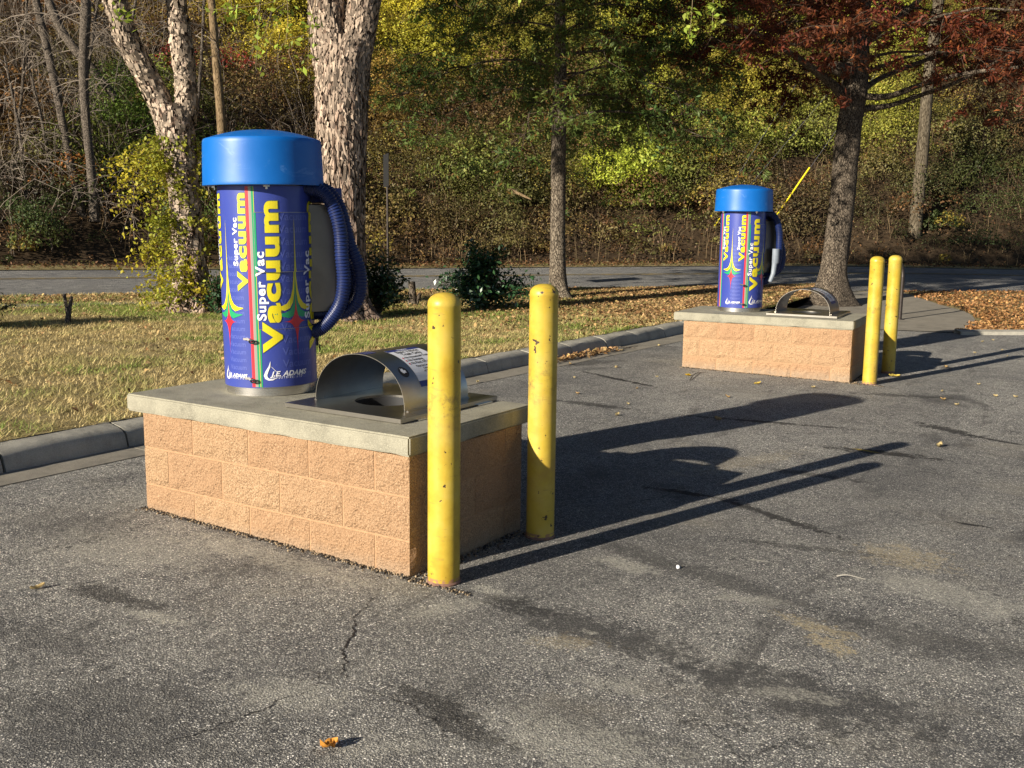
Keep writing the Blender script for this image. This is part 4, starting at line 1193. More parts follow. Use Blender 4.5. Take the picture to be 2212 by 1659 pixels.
sc.add(*stalks(1500, (24, 76), (0.1, 7), (.4, 1.5), .7, (.25, .18, .10), .6, .006))
sc.add(*stalks(1300, (14, 76), (3, 16), (.6, 1.9), 1.0, (.17, .125, .085), .5, .008))
sc.add(*stalks(1200, (14, 30), (0.6, 14), (1.0, 3.0), 1.2, (.22, .18, .145), .4, .009, 8))
so = sc.build('dry_stalks', M['twig'], None, 'stuff')
tag(so, 'dry tan stalks and bare vines standing among the hillside bushes', 'dry stalks')

# shrubs of the bank that stand out by colour
def bank_shrub(u, v, R_, n, col, size, label, lift=.2, asp=.5, parts=5):
    p = bank_hit(u, v)
    t = empty('shrub', tuple(p), label=label, cat='shrub')
    l = LC()
    for k in range(parts):
        off = rng.normal(size=3) * R_ * .45 * np.array([1, 1, .7]); off[2] = abs(off[2])
        l.add(*clump(off + np.array([0, 0, lift + R_ * .3]), R_ * rng.uniform(.45, .7), n // parts, np.array(col) * rng.uniform(.8, 1.2), size, asp))
    o = l.build('leaves', M['leaf'], t, 'stuff')
    K = 6; ns = 14
    paths = np.zeros((ns, K, 3)); a = rng.uniform(0, 6.28, ns)
    for j in range(K):
        f = j / (K - 1); paths[:, j] = np.stack([np.cos(a) * R_ * .8 * f, np.sin(a) * R_ * .8 * f, (lift + R_ * 1.1) * f ** .8 + 0 * a], -1)
    s_ = LC(); s_.add(*strands(paths, np.full(ns, .014), np.full(ns, .004), np.tile([.14, .1, .07], (ns, 1)))); s_.build('stems', M['twig'], t)
    return t
bank_shrub(1312, 430, 1.0, 3200, (.24, .26, .04), .085, 'bright lime-green shrub low on the bank right of the slim oak trunk')
bank_shrub(600, 70, 1.7, 4200, (.42, .36, .035), .10, 'tall bright yellow shrub on the bank behind the left utility pole')
bank_shrub(850, 120, 1.4, 3200, (.38, .34, .04), .09, 'yellow shrub on the bank just right of the thick forked trunk')
bank_shrub(300, 340, 1.8, 5200, (.13, .20, .03), .08, 'broad green shrub on the bank left of the leaning birch')
bank_shrub(478, 190, 1.3, 800, (.34, .05, .035), .09, 'crimson creeper clump hanging on the bank beside the left utility pole', asp=.7)
bank_shrub(1050, 440, .9, 1800, (.13, .19, .04), .08, 'small green shrub on the bank above the holly bushes')
bank_shrub(1690, 350, 1.2, 2400, (.19, .22, .04), .08, 'yellow-green shrub on the bank left of the dark oak trunk')
bank_shrub(1520, 385, .7, 900, (.42, .33, .03), .075, 'small golden shrub on the bank above the farther vacuum')
bank_shrub(1590, 270, 1.1, 2200, (.34, .30, .04), .08, 'gold and green shrub high on the bank over the guy wires')
bank_shrub(180, 455, .9, 900, (.36, .15, .04), .09, 'rusty orange shrub at the foot of the bare grey trunks')
bank_shrub(150, 40, 1.2, 1000, (.40, .17, .04), .09, 'orange-leaved shrub high on the bank behind the bare grey trunks')
bank_shrub(1010, 40, 1.5, 1600, (.38, .14, .05), .09, 'reddish-orange shrub at the top of the bank behind the slim oak')
bank_shrub(60, 540, .9, 1800, (.07, .10, .03), .07, 'low dark green shrub at the far road edge, leftmost on the bank')

# ---------------------------------------------------------------- trees
def bark_fn(amp, fu, fv, seed, flare=0, fl=0.5):
    def f(p, r, d, L):
        a = math.atan2(d.y, d.x)
        k = noise.noise(Vector((math.cos(a) * fu, math.sin(a) * fu, p.z * fv + seed)))
        k2 = noise.noise(Vector((math.cos(a) * fu * 3, math.sin(a) * fu * 3, p.z * fv * 3 + seed)))
        e = flare * math.exp(-L / fl) * (0.6 + 0.4 * math.cos(a * 5 + seed) + .3 * math.cos(a * 3 + 1))
        return amp * (1.0 - abs(k) * 2.4) + amp * .6 * k2 + e
    return f

def limb(pts, n, sides, mat, parent, name='limb', fn=None):
    sp = spline([(*p[0], p[1]) for p in pts], n)
    return MB().tube([Vector(q[:3]) for q in sp], [q[3] for q in sp], sides, fn=fn).build(name, mat, parent, smooth=True), sp

def px(u, v, D, wpx):
    return (at(u, v, D), wpx / 2 * D / 2264.3)

def flakes(l, sp, n, size, colf, seed, asp=.45):
    """curled strips of loose bark standing proud of a limb"""
    r_ = np.random.default_rng(seed)
    k = r_.uniform(0, len(sp) - 1.01, n); i = k.astype(int); f = (k - i)[:, None]
    c = sp[i] * (1 - f) + sp[i + 1] * f
    T = sp[i + 1, :3] - sp[i, :3]; T /= np.linalg.norm(T, axis=1)[:, None]
    a = r_.uniform(0, 2 * np.pi, n)
    nx = np.cross(T, [0.1, .9, .1]); nx /= np.linalg.norm(nx, axis=1)[:, None]; ny = np.cross(T, nx)
    d = nx * np.cos(a)[:, None] + ny * np.sin(a)[:, None]
    C = c[:, :3] + d * (c[:, 3] * 1.03 + .012)[:, None]
    L = size * r_.uniform(.5, 1.5, n); W = L * asp * r_.uniform(.7, 1.3, n)
    tt = T + r_.normal(size=(n, 3)) * .18; dd = d + r_.normal(size=(n, 3)) * .22
    bb = np.cross(dd, tt); bb /= np.linalg.norm(bb, axis=1)[:, None]
    V = np.empty((n, 4, 3)); lift = r_.uniform(-.05, .35, (n, 2))
    for q, (x_, y_) in enumerate(((-.5, -.3), (-.35, .5), (.5, .35), (.4, -.5))):
        V[:, q] = C + tt * (L * x_)[:, None] + bb * (W * y_)[:, None] + d * (W * lift[:, q % 2])[:, None]
    l.add(V.reshape(-1, 3), np.arange(n * 4).reshape(n, 4), np.repeat(np.clip(colf(r_, n), .01, 1), 4, axis=0))

def twiggy(root_pts, rng_, n, ln, droop, K=6):
    """side twigs from points along a limb; returns (paths)"""
    k = rng_.integers(1, len(root_pts), n)
    b = root_pts[k][:, :3]
    T = root_pts[k][:, :3] - root_pts[k - 1][:, :3]; T /= np.linalg.norm(T, axis=1)[:, None]
    d = T * .6 + rng_.normal(size=(n, 3)) * .7; d[:, 2] = d[:, 2] * .5
    d /= np.linalg.norm(d, axis=1)[:, None]
    L = ln * rng_.uniform(.5, 1.2, n)
    P2 = np.zeros((n, K, 3))
    for j in range(K):
        f = j / (K - 1)
        P2[:, j] = b + d * (L * f)[:, None] + np.array([0, 0, -1]) * (droop * L * f * f)[:, None] + rng_.normal(size=(n, 3)) * .03 * f
    return P2

def crown(t, trunk_sp, seed, limbs, zr, length, rise, droop, leafcol, nleaf, lsize, asp, barkm, bias=None, trans='leaf', twl=1.0, ntw=16, r0=.05):
    """limbs > twigs > leaves, all spreading from the trunk"""
    r_ = np.random.default_rng(seed)
    l = LC(); tw = LC()
    allt = []
    for k in range(limbs):
        z = zr[0] + (zr[1] - zr[0]) * (k / max(1, limbs - 1)) ** 1.1
        j = int(np.argmin(np.abs(trunk_sp[:, 2] - z)))
        b = trunk_sp[j, :3]
        az = k * 2.39996 + r_.uniform(-.4, .4)
        Lk = length * (1 - 0.55 * (k / limbs) ** 1.5) * r_.uniform(.75, 1.1)
        d = np.array([math.cos(az), math.sin(az), 0])
        pts = []
        for q in range(9):
            f = q / 8
            pts.append(b + d * Lk * f + np.array([0, 0, Lk * (rise * f - droop * f * f)]) + r_.normal(size=3) * .06 * Lk * .3 * f)
        sp = np.array([[*p, r0 * (1 - .85 * f) * (1 - .4 * k / limbs)] for p, f in zip(pts, np.linspace(0, 1, 9))])
        MB().tube([Vector(q[:3]) for q in sp], list(sp[:, 3]), 7).build('limb', barkm, t, smooth=True)
        P2 = twiggy(sp[2:], r_, ntw, twl, .25)
        allt.append(P2)
    A = np.concatenate(allt)
    tw.add(*strands(A, np.full(len(A), .010), np.full(len(A), .003), np.tile([.07, .05, .035], (len(A), 1))))
    # finer sprays
    k = r_.integers(0, len(A), len(A) * 3); j = r_.integers(2, A.shape[1], len(A) * 3)
    b = A[k, j]; d = r_.normal(size=(len(b), 3)); d[:, 2] *= .4; d /= np.linalg.norm(d, axis=1)[:, None]
    K = 4; B = np.stack([b + d * (.42 * q / 3) + np.array([0, 0, -.06]) * (q / 3) ** 2 for q in range(K)], 1)
    tw.add(*strands(B, np.full(len(B), .005), np.full(len(B), .002), np.tile([.07, .05, .035], (len(B), 1))))
    tw.build('twigs', M['twig'], t, 'stuff')
    n = nleaf
    k = r_.integers(0, len(B), n); f = r_.uniform(.1, 1.05, n)[:, None]
    C = B[k, 0] * (1 - f) + B[k, -1] * f + r_.normal(size=(n, 3)) * .045
    cols = leafcol(r_, n, C)
    l.add(*cards(C, lsize, asp, np.tile([0, 0, .8], (n, 1)), .8, cols, r_, .3, .25))
    l.build('crown', M[trans], t, 'stuff')

def tree(name, base, label, cat='tree', group=None):
    return empty(name, (0, 0, 0), label=label, cat=cat)

# 1. leaning, flaking birch at the left
T1 = tree('birch_tree', None, 'flaking pinkish birch forking low into two limbs, yellow leaves round its trunk')
D1_ = 15.75
pts = [px(414, 690, D1_, 78), px(413, 640, D1_, 70), px(411, 590, D1_, 62), px(405, 500, D1_, 57), px(398, 420, D1_, 56), px(390, 350, D1_, 60), px(382, 300, D1_, 66), px(372, 240, D1_, 74)]
_, sp1 = limb(pts, 70, 40, M['bark_birch'], T1, 'trunk', bark_fn(.035, 2.2, 2.5, 1, .20, .35))
ptsL = [px(376, 290, D1_, 46), px(352, 235, D1_, 44), px(318, 165, D1_ - .1, 42), px(276, 88, D1_ - .3, 42), px(248, 0, D1_ - .5, 42), px(215, -120, D1_ - .8, 36), px(190, -300, D1_ - 1, 26), px(180, -480, D1_ - 1, 12)]
_, sl = limb(ptsL, 60, 28, M['bark_birch'], T1, 'limb', bark_fn(.016, 2.2, 3, 2))
ptsR = [px(392, 290, D1_, 46), px(402, 225, D1_, 40), px(400, 165, D1_, 37), px(391, 85, D1_, 40), px(381, 0, D1_, 34), px(384, -140, D1_, 30), px(390, -300, D1_ + .2, 20), px(395, -460, D1_ + .2, 9)]
_, sr = limb(ptsR, 60, 28, M['bark_birch'], T1, 'limb', bark_fn(.016, 2.2, 3, 4))
l = LC()
def bc(r_, n): 
    c = np.array([.44, .35, .265]) * r_.uniform(.15, 1.3, (n, 1)); return c
flakes(l, sp1, 2800, .085, bc, 5, .5); flakes(l, sl[4:40], 1500, .08, bc, 6, .55); flakes(l, sr[4:40], 1500, .08, bc, 7, .55)
l.build('loose_bark', M['bark_flake'], T1, 'stuff')
def yg(a, b_):
    def f(r_, n, C):
        m = vn(C[:, 0] * 1.5, C[:, 1] * 1.5, C[:, 2] * 1.5, 8)[:, None]
        return np.array(a) * m + np.array(b_) * (1 - m)
    return f
crown(T1, np.concatenate([sl[20:], sr[20:]]), 3, 26, (5.6, 9.0), 4.0, .5, .3, yg((.24, .26, .03), (.12, .17, .03)), 15000, .14, .6, M['bark_birch'], r0=.04, twl=1.4)
# epicormic shoots with yellow leaves round the lower trunk
r_ = np.random.default_rng(77)
tw = LC(); l = LC()
ns = 150; k = r_.integers(8, 60, ns)
b = sp1[k, :3]
az = r_.uniform(0, 2 * np.pi, ns)
side = -RGT * .75 - FWD * .3
d = np.stack([np.cos(az), np.sin(az), r_.uniform(-.1, .5, ns)], -1) + side * r_.uniform(0, 1.2, ns)[:, None]
d /= np.linalg.norm(d, axis=1)[:, None]
Ls = r_.uniform(.35, .95, ns) * np.where(d @ RGT < -.3, 1.3, .7)
P2 = np.stack([b + d * (Ls * q / 5)[:, None] + np.array([0, 0, -.42]) * (Ls * (q / 5) ** 2)[:, None] for q in range(6)], 1)
tw.add(*strands(P2, np.full(ns, .006), np.full(ns, .002), np.tile([.12, .08, .05], (ns, 1))))
n = 8500; k = r_.integers(0, ns, n); f = r_.uniform(.15, 1, n) * 4.99; j = f.astype(int); f = (f - j)[:, None]
C = P2[k, j] * (1 - f) + P2[k, j + 1] * f + r_.normal(size=(n, 3)) * .05
col = yg((.55, .43, .03), (.20, .27, .04))(r_, n, C)
l.add(*cards(C, .062, .65, np.tile([0, 0, .6], (n, 1)), .8, col, r_))
tw.build('shoots', M['twig'], T1, 'stuff'); l.build('shoot_leaves', M['leaf'], T1, 'stuff')

# 2. thick forked trunk behind the near vacuum
T2 = tree('river_birch', None, 'thick ridged brown trunk that forks high, directly behind the near vacuum machine')
D2_ = 15.2
pts = [px(757, 702, D2_, 108), px(754, 680, D2_, 92), px(749, 640, D2_, 80), px(747, 560, D2_, 76), px(742, 430, D2_, 84), px(739, 300, D2_, 98), px(738, 212, D2_, 104), px(742, 150, D2_, 104), px(748, 100, D2_, 88)]
_, sp2 = limb(pts, 84, 48, M['bark_rough'], T2, 'trunk', bark_fn(.042, 2.8, 1.1, 11, .20, .28))
_, sa = limb([px(722, 190, D2_, 62), px(712, 110, D2_, 70), px(706, 0, D2_, 72), px(700, -150, D2_, 62), px(690, -350, D2_, 45), px(680, -560, D2_, 20)], 60, 32, M['bark_rough'], T2, 'limb', bark_fn(.022, 2.6, 2, 12))
_, sb = limb([px(757, 190, D2_ - .05, 52), px(770, 110, D2_, 60), px(786, 0, D2_, 64), px(805, -150, D2_, 55), px(830, -350, D2_, 40), px(860, -560, D2_, 18)], 60, 32, M['bark_rough'], T2, 'limb', bark_fn(.022, 2.6, 2, 14))
l = LC()
def bc2(r_, n): return np.array([.40, .31, .235]) * r_.uniform(.25, 1.3, (n, 1))
flakes(l, sp2, 5200, .13, bc2, 15, .22); flakes(l, sa[2:34], 2400, .09, bc2, 16, .32); flakes(l, sb[2:34], 2400, .09, bc2, 17, .32)
l.build('loose_bark', M['bark_flake'], T2, 'stuff')
crown(T2, np.concatenate([sa[25:], sb[25:]]), 4, 30, (5.6, 10.0), 4.6, .45, .3, yg((.22, .25, .03), (.12, .17, .03)), 22000, .14, .6, M['bark_rough'], r0=.045, twl=1.6)

# 3. slim willow oak in the middle
T3 = tree('willow_oak', None, 'slim grey-barked oak with drooping dark green branches in the middle of the verge')
D3_ = 20.2
pts = [px(1209, 652, D3_, 60), px(1207, 630, D3_, 42), px(1205, 590, D3_, 35), px(1205, 500, D3_, 32), px(1206, 400, D3_, 31), px(1207, 300, D3_, 31), px(1209, 230, D3_, 30), px(1211, 127, D3_, 24), px(1210, 0, D3_, 22), px(1212, -150, D3_, 17), px(1210, -330, D3_, 10), px(1212, -470, D3_, 4)]
_, sp3 = limb(pts, 90, 28, M['bark_oak'], T3, 'trunk', bark_fn(.008, 2, 3, 21, .10, .22))
def green3(r_, n, C):
    m = vn(C[:, 0] * 1.2, C[:, 1] * 1.2, C[:, 2] * 1.2, 18)[:, None]
    c = np.array([.06, .13, .035]) * m + np.array([.17, .20, .04]) * (1 - m)
    s_ = r_.uniform(size=n) < .12; c[s_] = [.16, .08, .02]
    return c
crown(T3, sp3, 33, 34, (3.3, 8.8), 3.8, .30, .50, green3, 60000, .11, .28, M['bark_dark'], twl=1.2, ntw=18, r0=.028)  # limbs get darker bark than the trunk: crown shade put into their colour

# 4. large dark oak with russet leaves at the right
T4 = tree('russet_oak', None, 'large dark oak with russet red canopy overhanging the right side')
D4_ = 20.2
pts = [px(1796, 668, D4_, 108), px(1797, 645, D4_, 80), px(1799, 600, D4_, 58), px(1807, 540, D4_, 53), px(1820, 423, D4_, 51), px(1832, 296, D4_, 52), px(1840, 240, D4_, 50), px(1846, 190, D4_, 54), px(1853, 100, D4_, 46), px(1860, 0, D4_, 40), px(1866, -150, D4_, 32), px(1870, -330, D4_, 20), px(1874, -480, D4_, 8)]
_, sp4 = limb(pts, 96, 36, M['bark_dark'], T4, 'trunk', bark_fn(.012, 1.6, 2, 31, .15, .3))
for q in ([px(1828, 222, D4_, 24), px(1806, 190, D4_ - .1, 20), px(1770, 160, D4_ - .4, 18), px(1722, 125, D4_ - .8, 13), px(1650, 80, D4_ - 1.2, 9), px(1560, 50, D4_ - 1.6, 5)],
          [px(1862, 208, D4_, 16), px(1920, 208, D4_ - .4, 13), px(2000, 180, D4_ - .9, 11), px(2090, 158, D4_ - 1.4, 9), px(2200, 145, D4_ - 2, 6)],
          [px(1860, 236, D4_, 14), px(1920, 228, D4_ - .2, 11), px(1990, 205, D4_ - .4, 9), px(2060, 180, D4_ - .7, 8), px(2160, 130, D4_ - 1, 5)],
          [px(1860, 196, D4_, 14), px(1900, 170, D4_ + .2, 11), px(1960, 145, D4_ + .5, 10), px(2030, 120, D4_ + .8, 8), px(2120, 100, D4_ + 1.2, 5)],
          [px(1862, 100, D4_, 18), px(1900, 66, D4_ - .3, 16), px(1950, 30, D4_ - .6, 13), px(2010, -20, D4_ - 1, 9)],
          [px(1836, 150, D4_, 16), px(1822, 110, D4_ + .2, 15), px(1800, 80, D4_ + .3, 13), px(1788, 62, D4_ + .3, 10)]):
    limb(q, 22, 10, M['bark_dark'], T4, 'limb', bark_fn(.004, 2, 3, 3))
# broken-off stub
limb([px(1836, 150, D4_ - .2, 26), px(1820, 152, D4_ - .35, 30), px(1802, 146, D4_ - .5, 24), px(1792, 140, D4_ - .55, 8)], 14, 14, M['bark_dark'], T4, 'broken_stub', bark_fn(.02, 2, 4, 8))
def red4(r_, n, C):
    m = vn(C[:, 0] * 1.1, C[:, 1] * 1.1, C[:, 2] * 1.1, 28)[:, None]
    c = np.array([.17, .034, .018]) * m + np.array([.13, .052, .022]) * (1 - m)
    s_ = r_.uniform(size=n) < .08; c[s_] = [.30, .10, .03]
    return c
crown(T4, sp4, 44, 44, (4.25, 9.3), 4.8, .30, .34, red4, 105000, .13, .24, M['bark_dark'], twl=1.35, ntw=20, r0=.036)

# hanging leafy twig that reaches in from above
HB = tree('hanging_branch', None, 'leafy twig with large lime leaves hanging in front of the left utility pole', 'branch')
HB['label'] = 'leafy twig with large lime leaves hanging in from the top edge'
r_ = np.random.default_rng(5)
tw = LC(); l = LC()
Dh = 11.0
lines = [[(380, -260), (400, -60), (425, 14), (470, 20), (520, 16), (575, 8), (620, -10)],
         [(560, -180), (562, -30), (560, 40), (556, 100), (552, 150)],
         [(620, -180), (618, -40), (622, 30), (620, 70), (618, 90)],
         [(1500, -220), (1498, -60), (1496, 0), (1493, 40), (1490, 75)], [(1545, -220), (1543, -60), (1540, 20), (1539, 60)], [(495, -200), (497, -40), (500, 10), (502, 40)],
         [(230, -200), (255, -40), (260, 20), (262, 40)], [(680, -200), (690, -50), (672, 40), (668, 60), (665, 150)], [(1120, -200), (1128, -60), (1130, -20)]]
for q in lines:
    p = np.array([at(a, b_, Dh) for a, b_ in q]); p = spline(p, 14)
    tw.add(*strands(p[None], np.array([.008]), np.array([.003]), np.array([[.25, .19, .11]])))
    n = 26; k = r_.integers(6, 14, n)
    C = p[k] + r_.normal(size=(n, 3)) * .06 - np.array([0, 0, .04])
    l.add(*cards(C, .085, .5, np.tile(-FWD * .6, (n, 1)), .6, np.tile([.30, .38, .05], (n, 1)), r_))
tw.build('twig', M['twig'], HB, 'stuff'); l.build('leaves', M['leaf'], HB, 'stuff')

# bare grey trunks at the left, on the bank
def bare(label, q, D, seed, ntw=26):
    t = tree('bare_tree', None, label)
    _, sp = limb([px(a, b_, D, w_) for a, b_, w_ in q], 40, 12, M['greybark'], t, 'trunk', bark_fn(.012, 1.6, 2, seed))
    r_ = np.random.default_rng(seed)
    P2 = twiggy(sp, r_, ntw, 1.6, .35, 8)
    l = LC(); l.add(*strands(P2, np.full(ntw, .016), np.full(ntw, .004), np.tile([.24, .2, .16], (ntw, 1))))
    k = r_.integers(0, ntw, ntw * 5); b = P2[k, r_.integers(2, 8, ntw * 5)]
    d = r_.normal(size=(ntw * 5, 3)); d /= np.linalg.norm(d, axis=1)[:, None]
    B = np.stack([b + d * (.7 * f) + np.array([0, 0, -.4 * f * f]) for f in np.linspace(0, 1, 6)], 1)
    l.add(*strands(B, np.full(len(B), .007), np.full(len(B), .003), np.tile([.24, .2, .16], (len(B), 1))))
    l.build('twigs', M['twig'], t, 'stuff')
    return t
bare('bare grey leaning trunk, leftmost of the leafless trees across the road', [(178, 470, 19), (160, 390, 17), (140, 290, 16), (118, 180, 16), (98, 90, 16), (78, 0, 15), (55, -130, 10)], 28.5, 41)
bare('bare grey upright trunk just left of the birch, across the road', [(205, 480, 22), (200, 400, 19), (186, 260, 17), (180, 150, 19), (184, 60, 21), (186, 0, 20), (190, -140, 14)], 28.0, 42)
bare('dark leaning bare trunk crossing behind the other leafless trees', [(252, 215, 14), (200, 150, 17), (165, 110, 18), (130, 60, 18), (105, 0, 17), (90, -60, 14)], 30.5, 43, 12)
bare('thin bare sapling on the bank just right of the birch fork', [(425, 250, 6), (432, 170, 6), (437, 90, 5), (441, 0, 5), (445, -80, 3)], 30, 45, 14)
for k, (u, v, u2, v2, D) in enumerate(((20, 420, 60, -40, 28.5), (60, 470, 10, 120, 28), (120, 440, 40, 60, 28.6), (150, 330, 215, -30, 30), (240, 200, 300, -40, 32))):
    bare('thin grey vine-hung sapling, %s' % ('at the left frame edge', 'leaning left of the bare trunks', 'crossing the bare leaning trunk', 'high between the two bare trunks', 'high on the bank above the birch limb')[k], [(u, v, 5), ((u + u2) / 2 + 8, (v + v2) / 2, 5), (u2, v2, 4)], D, 50 + k, 26)

# ---------------------------------------------------------------- poles, wires, sign, hoop
p0 = at(483, 560, 30.5); p1 = at(455, 0, 30.0); 
pz = [at(484, 575, 30.4), at(480, 305, 30.2), at(467, 130, 30.1), at(457, 0, 30.0), at(440, -280, 29.8)]
o = MB().tube(spline(pz, 30), [0.145 - .0018 * i for i in range(30)], 20).build('utility_pole', M['pole'], None, smooth=True)
tag(o, 'pale wooden utility pole rising behind the near vacuum lid', 'utility pole', 'wooden utility poles across the road')
pz = [at(1971, 560, 37.0), at(1981, 450, 37.0), at(1992, 338, 36.9), at(2006, 170, 36.8), at(2026, 13, 36.6), at(2050, -260, 36.4)]
PT = at(2060, -380, 36.4)
o = MB().tube(spline(pz, 30), [0.235 - .0022 * i for i in range(30)], 20).build('utility_pole', M['poleshaded'], None, smooth=True)
tag(o, 'thick grey-brown utility pole leaning right behind the russet oak branches', 'utility pole', 'wooden utility poles across the road')
def guy(a, b_, c, label, D=35.5):
    A_, B_, C_ = at(*a, D), at(*b_, D), at(*c, D + .5)
    t = empty('guy_wire', tuple(A_), label=label, cat='guy wire', group='guy wires with yellow guards')
    z = Vector(A_)
    MB().tube([A_ - z, C_ - z], .008, 6).build('wire', M['plaincap'], t)
    MB().tube([A_ - z, B_ - z], .032, 10).build('guard', M['v_yellow'], t, smooth=True)
guy((1640, 520), (1749, 362), (1905, 140), 'guy wire whose long bright yellow guard slants above the farther vacuum hose')
guy((1536, 468), (1578, 404), (1727, 172), 'guy wire with short yellow guard just left of the farther vacuum lid')
guy((1535, 500), (1600, 412), (1786, 205), 'guy wire with yellow guard mostly hidden behind the farther vacuum lid')
# street sign seen edge-on
sgp = at(838, 610, 21.8); t = empty('street_sign', tuple(sgp), label='street sign seen edge-on on a thin dark post between thick trunk and slim oak', cat='street sign')
top = at(835, 335, 21.8).z - sgp.z
MB().tube([(0, 0, -.05), (0, 0, top)], .022, 10).build('post', M['dark'], t)
va = math.atan2(sgp.y - CAM[1], sgp.x - CAM[0])
Mx = Matrix.Rotation(va + math.radians(8), 4, 'Z')
MB().box(-.38, .38, .024, .030, top - .66, top, Mx).build('sign_plate', M['black'], t)
MB().box(-.03, .03, -.02, .0235, top - .62, top - .04, Mx).build('bracket', M['dark'], t)
# bicycle hoop
hb = at(1944, 686, 17.55); hb.z = G(hb.x, hb.y) + .012
t = empty('bike_rack', tuple(hb), math.atan2(hb.y - CAM[1], hb.x - CAM[0]) + math.radians(13), label='dark bent-pipe bicycle hoop standing on the concrete path behind the farther bollards', cat='bike rack')
arc = [(0, 0, 0), (0, 0, .45), (0, 0, .68)] + [(.32 - .32 * math.cos(a), 0, .68 + .26 * math.sin(a)) for a in np.linspace(.2, math.pi - .2, 9)] + [(.64, 0, .68), (.64, 0, .45), (.64, 0, 0)]
MB().tube(spline(arc, 50), .030, 12).build('hoop', M['dark'], t, smooth=True)
for x in (0, .64): MB().lathe([(.001, .010), (.07, .010), (.07, 0)], 20, (x, 0), cap=False).build('foot_plate', M['dark'], t)

# ---------------------------------------------------------------- shrubs, stumps on the lawn
def holly(u, v, D, rx, h, n, label, col=(.022, .055, .02), seed=1, light=.0, size=.085):
    b = at(u, v, D); b.z = float(lawn_z(b.x, b.y))
    t = empty('holly_bush', tuple(b), label=label, cat='bush')
    r_ = np.random.default_rng(seed)
    ns = 46; az = r_.uniform(0, 6.283, ns); el = r_.uniform(.25, 1.0, ns)
    d = np.stack([np.cos(az) * (1.15 - el) * rx * 1.25, np.sin(az) * (1.15 - el) * rx * 1.25, el * h], -1) * r_.uniform(.7, 1.08, ns)[:, None]
    K = 6; P2 = np.stack([d * (q / 5) ** np.array([1.2, 1.2, .8]) for q in range(K)], 1)
    l = LC(); l.add(*strands(P2, np.full(ns, .012), np.full(ns, .004), np.tile([.16, .12, .08], (ns, 1)))); l.build('stems', M['twig'], t, 'stuff')
    k = r_.integers(0, ns, n); f = r_.uniform(.25, 1.02, n) ** .75 * 4.99; j = np.minimum(f.astype(int), 4); f = (f - j)[:, None]
    C = P2[k, j] * (1 - f) + P2[k, j + 1] * f + r_.normal(size=(n, 3)) * .10 * rx
    C[:, 2] = np.maximum(C[:, 2], .03)
    out = C * np.array([1, 1, .6]); out /= np.linalg.norm(out, axis=1)[:, None] + .01
    c = np.array(col) * (1 + .8 * vn(C[:, 0] * 6, C[:, 1] * 6, C[:, 2] * 6, 3))[:, None]
    l = LC(); l.add(*cards(C, size, .48, out * .7 + np.array([0, 0, .5]), .55, c, r_, .3)); l.build('foliage', M['leafgloss'], t, 'stuff')
holly(1045, 668, 17.4, .85, 1.15, 4600, 'dark glossy holly bush with pointed top, right of the other, before the slim oak', seed=3)
holly(818, 684, 15.9, .55, 1.05, 3200, 'dark glossy holly bush growing against the right side of the thick forked trunk', (.024, .05, .018), seed=4, size=.075)
holly(470, 690, 15.4, .30, .65, 700, 'small dark green bush between the birch foot and the near vacuum', seed=6, size=.07)
holly(-40, 690, 13.3, .38, .85, 1500, 'dark bush cut off by the left edge of the lawn', (.03, .05, .02), seed=7, size=.06)
holly(-175, 715, 12.6, .5, 1.25, 2600, 'second dark bush just outside the left edge, shading a strip of lawn', (.03, .05, .02), seed=8, size=.08)

def stump(name, parts, D, label, mat):
    b = at(*parts[0][0][:2], D); b.z = float(lawn_z(b.x, b.y)) - .03
    t = empty(name, tuple(b), label=label, cat='stump')
    for q in parts:
        pts = [(at(a, c, D) - at(*parts[0][0][:2], D), w_ / 2 * D / 2264.3) for a, c, w_ in q]
        sp = spline([(*p[0], p[1]) for p in pts], 12)
        MB().tube([Vector(s_[:3]) for s_ in sp], [s_[3] for s_ in sp], 12, fn=bark_fn(.006, 2, 4, 3)).build('stem', mat, t, smooth=True)
stump('cut_sapling', [[(147, 698, 17), (147, 685, 11), (150, 662, 8), (155, 636, 6)], [(147, 678, 8), (143, 655, 6), (138, 632, 6)]], 13.9, 'forked stub of a cut sapling standing alone on the lawn at left', M['greybark'])
stump('tree_stump', [[(893, 662, 16), (892, 640, 15), (889, 606, 14)], [(898, 658, 10), (902, 645, 8), (908, 630, 6)], [(888, 660, 10), (884, 648, 6), (882, 640, 4)]], 17.7, 'dark cut stump between the two holly bushes', M['bark_dark'])
lg = at(1120, 428, 33)
MB_ = MB().tube(spline([at(1098, 408, 33), at(1120, 418, 32.8), at(1148, 431, 32.6)], 10), [.05, .06, .055, .06, .05, .05, .045, .04, .03, .02], 10).build('fallen_log', M['pole'], None, smooth=True)
tag(MB_, 'short pale fallen branch lying on the bank left of the slim oak', 'log')

# ---------------------------------------------------------------- grass and fallen leaves
r_ = np.random.default_rng(8)
def lawn_scatter(n, power=1.0, t0=0.0, t1=1.0):
    i = r_.uniform(4, 79, n); t = t0 + (t1 - t0) * r_.uniform(0, 1, n) ** power
    k = np.arange(80)
    ax, ay = np.interp(i, k, CB[:, 0]), np.interp(i, k, CB[:, 1]); bx_, by_ = np.interp(i, k, NB[:, 0]), np.interp(i, k, NB[:, 1])
    x, y = ax + (bx_ - ax) * t, ay + (by_ - ay) * t
    p = np.stack([x, y, lawn_z(x, y)], -1)
    return p[in_view(p, .14)]
def near_walk(p, m=.0):
    d = np.full(len(p), 9.)
    Wm = (W0 + W1) / 2
    for k in range(0, 60, 1):
        d = np.minimum(d, np.hypot(p[:, 0] - Wm[k, 0], p[:, 1] - Wm[k, 1]))
    return d < .10 + m
g = lawn_scatter(900000, 1.05)
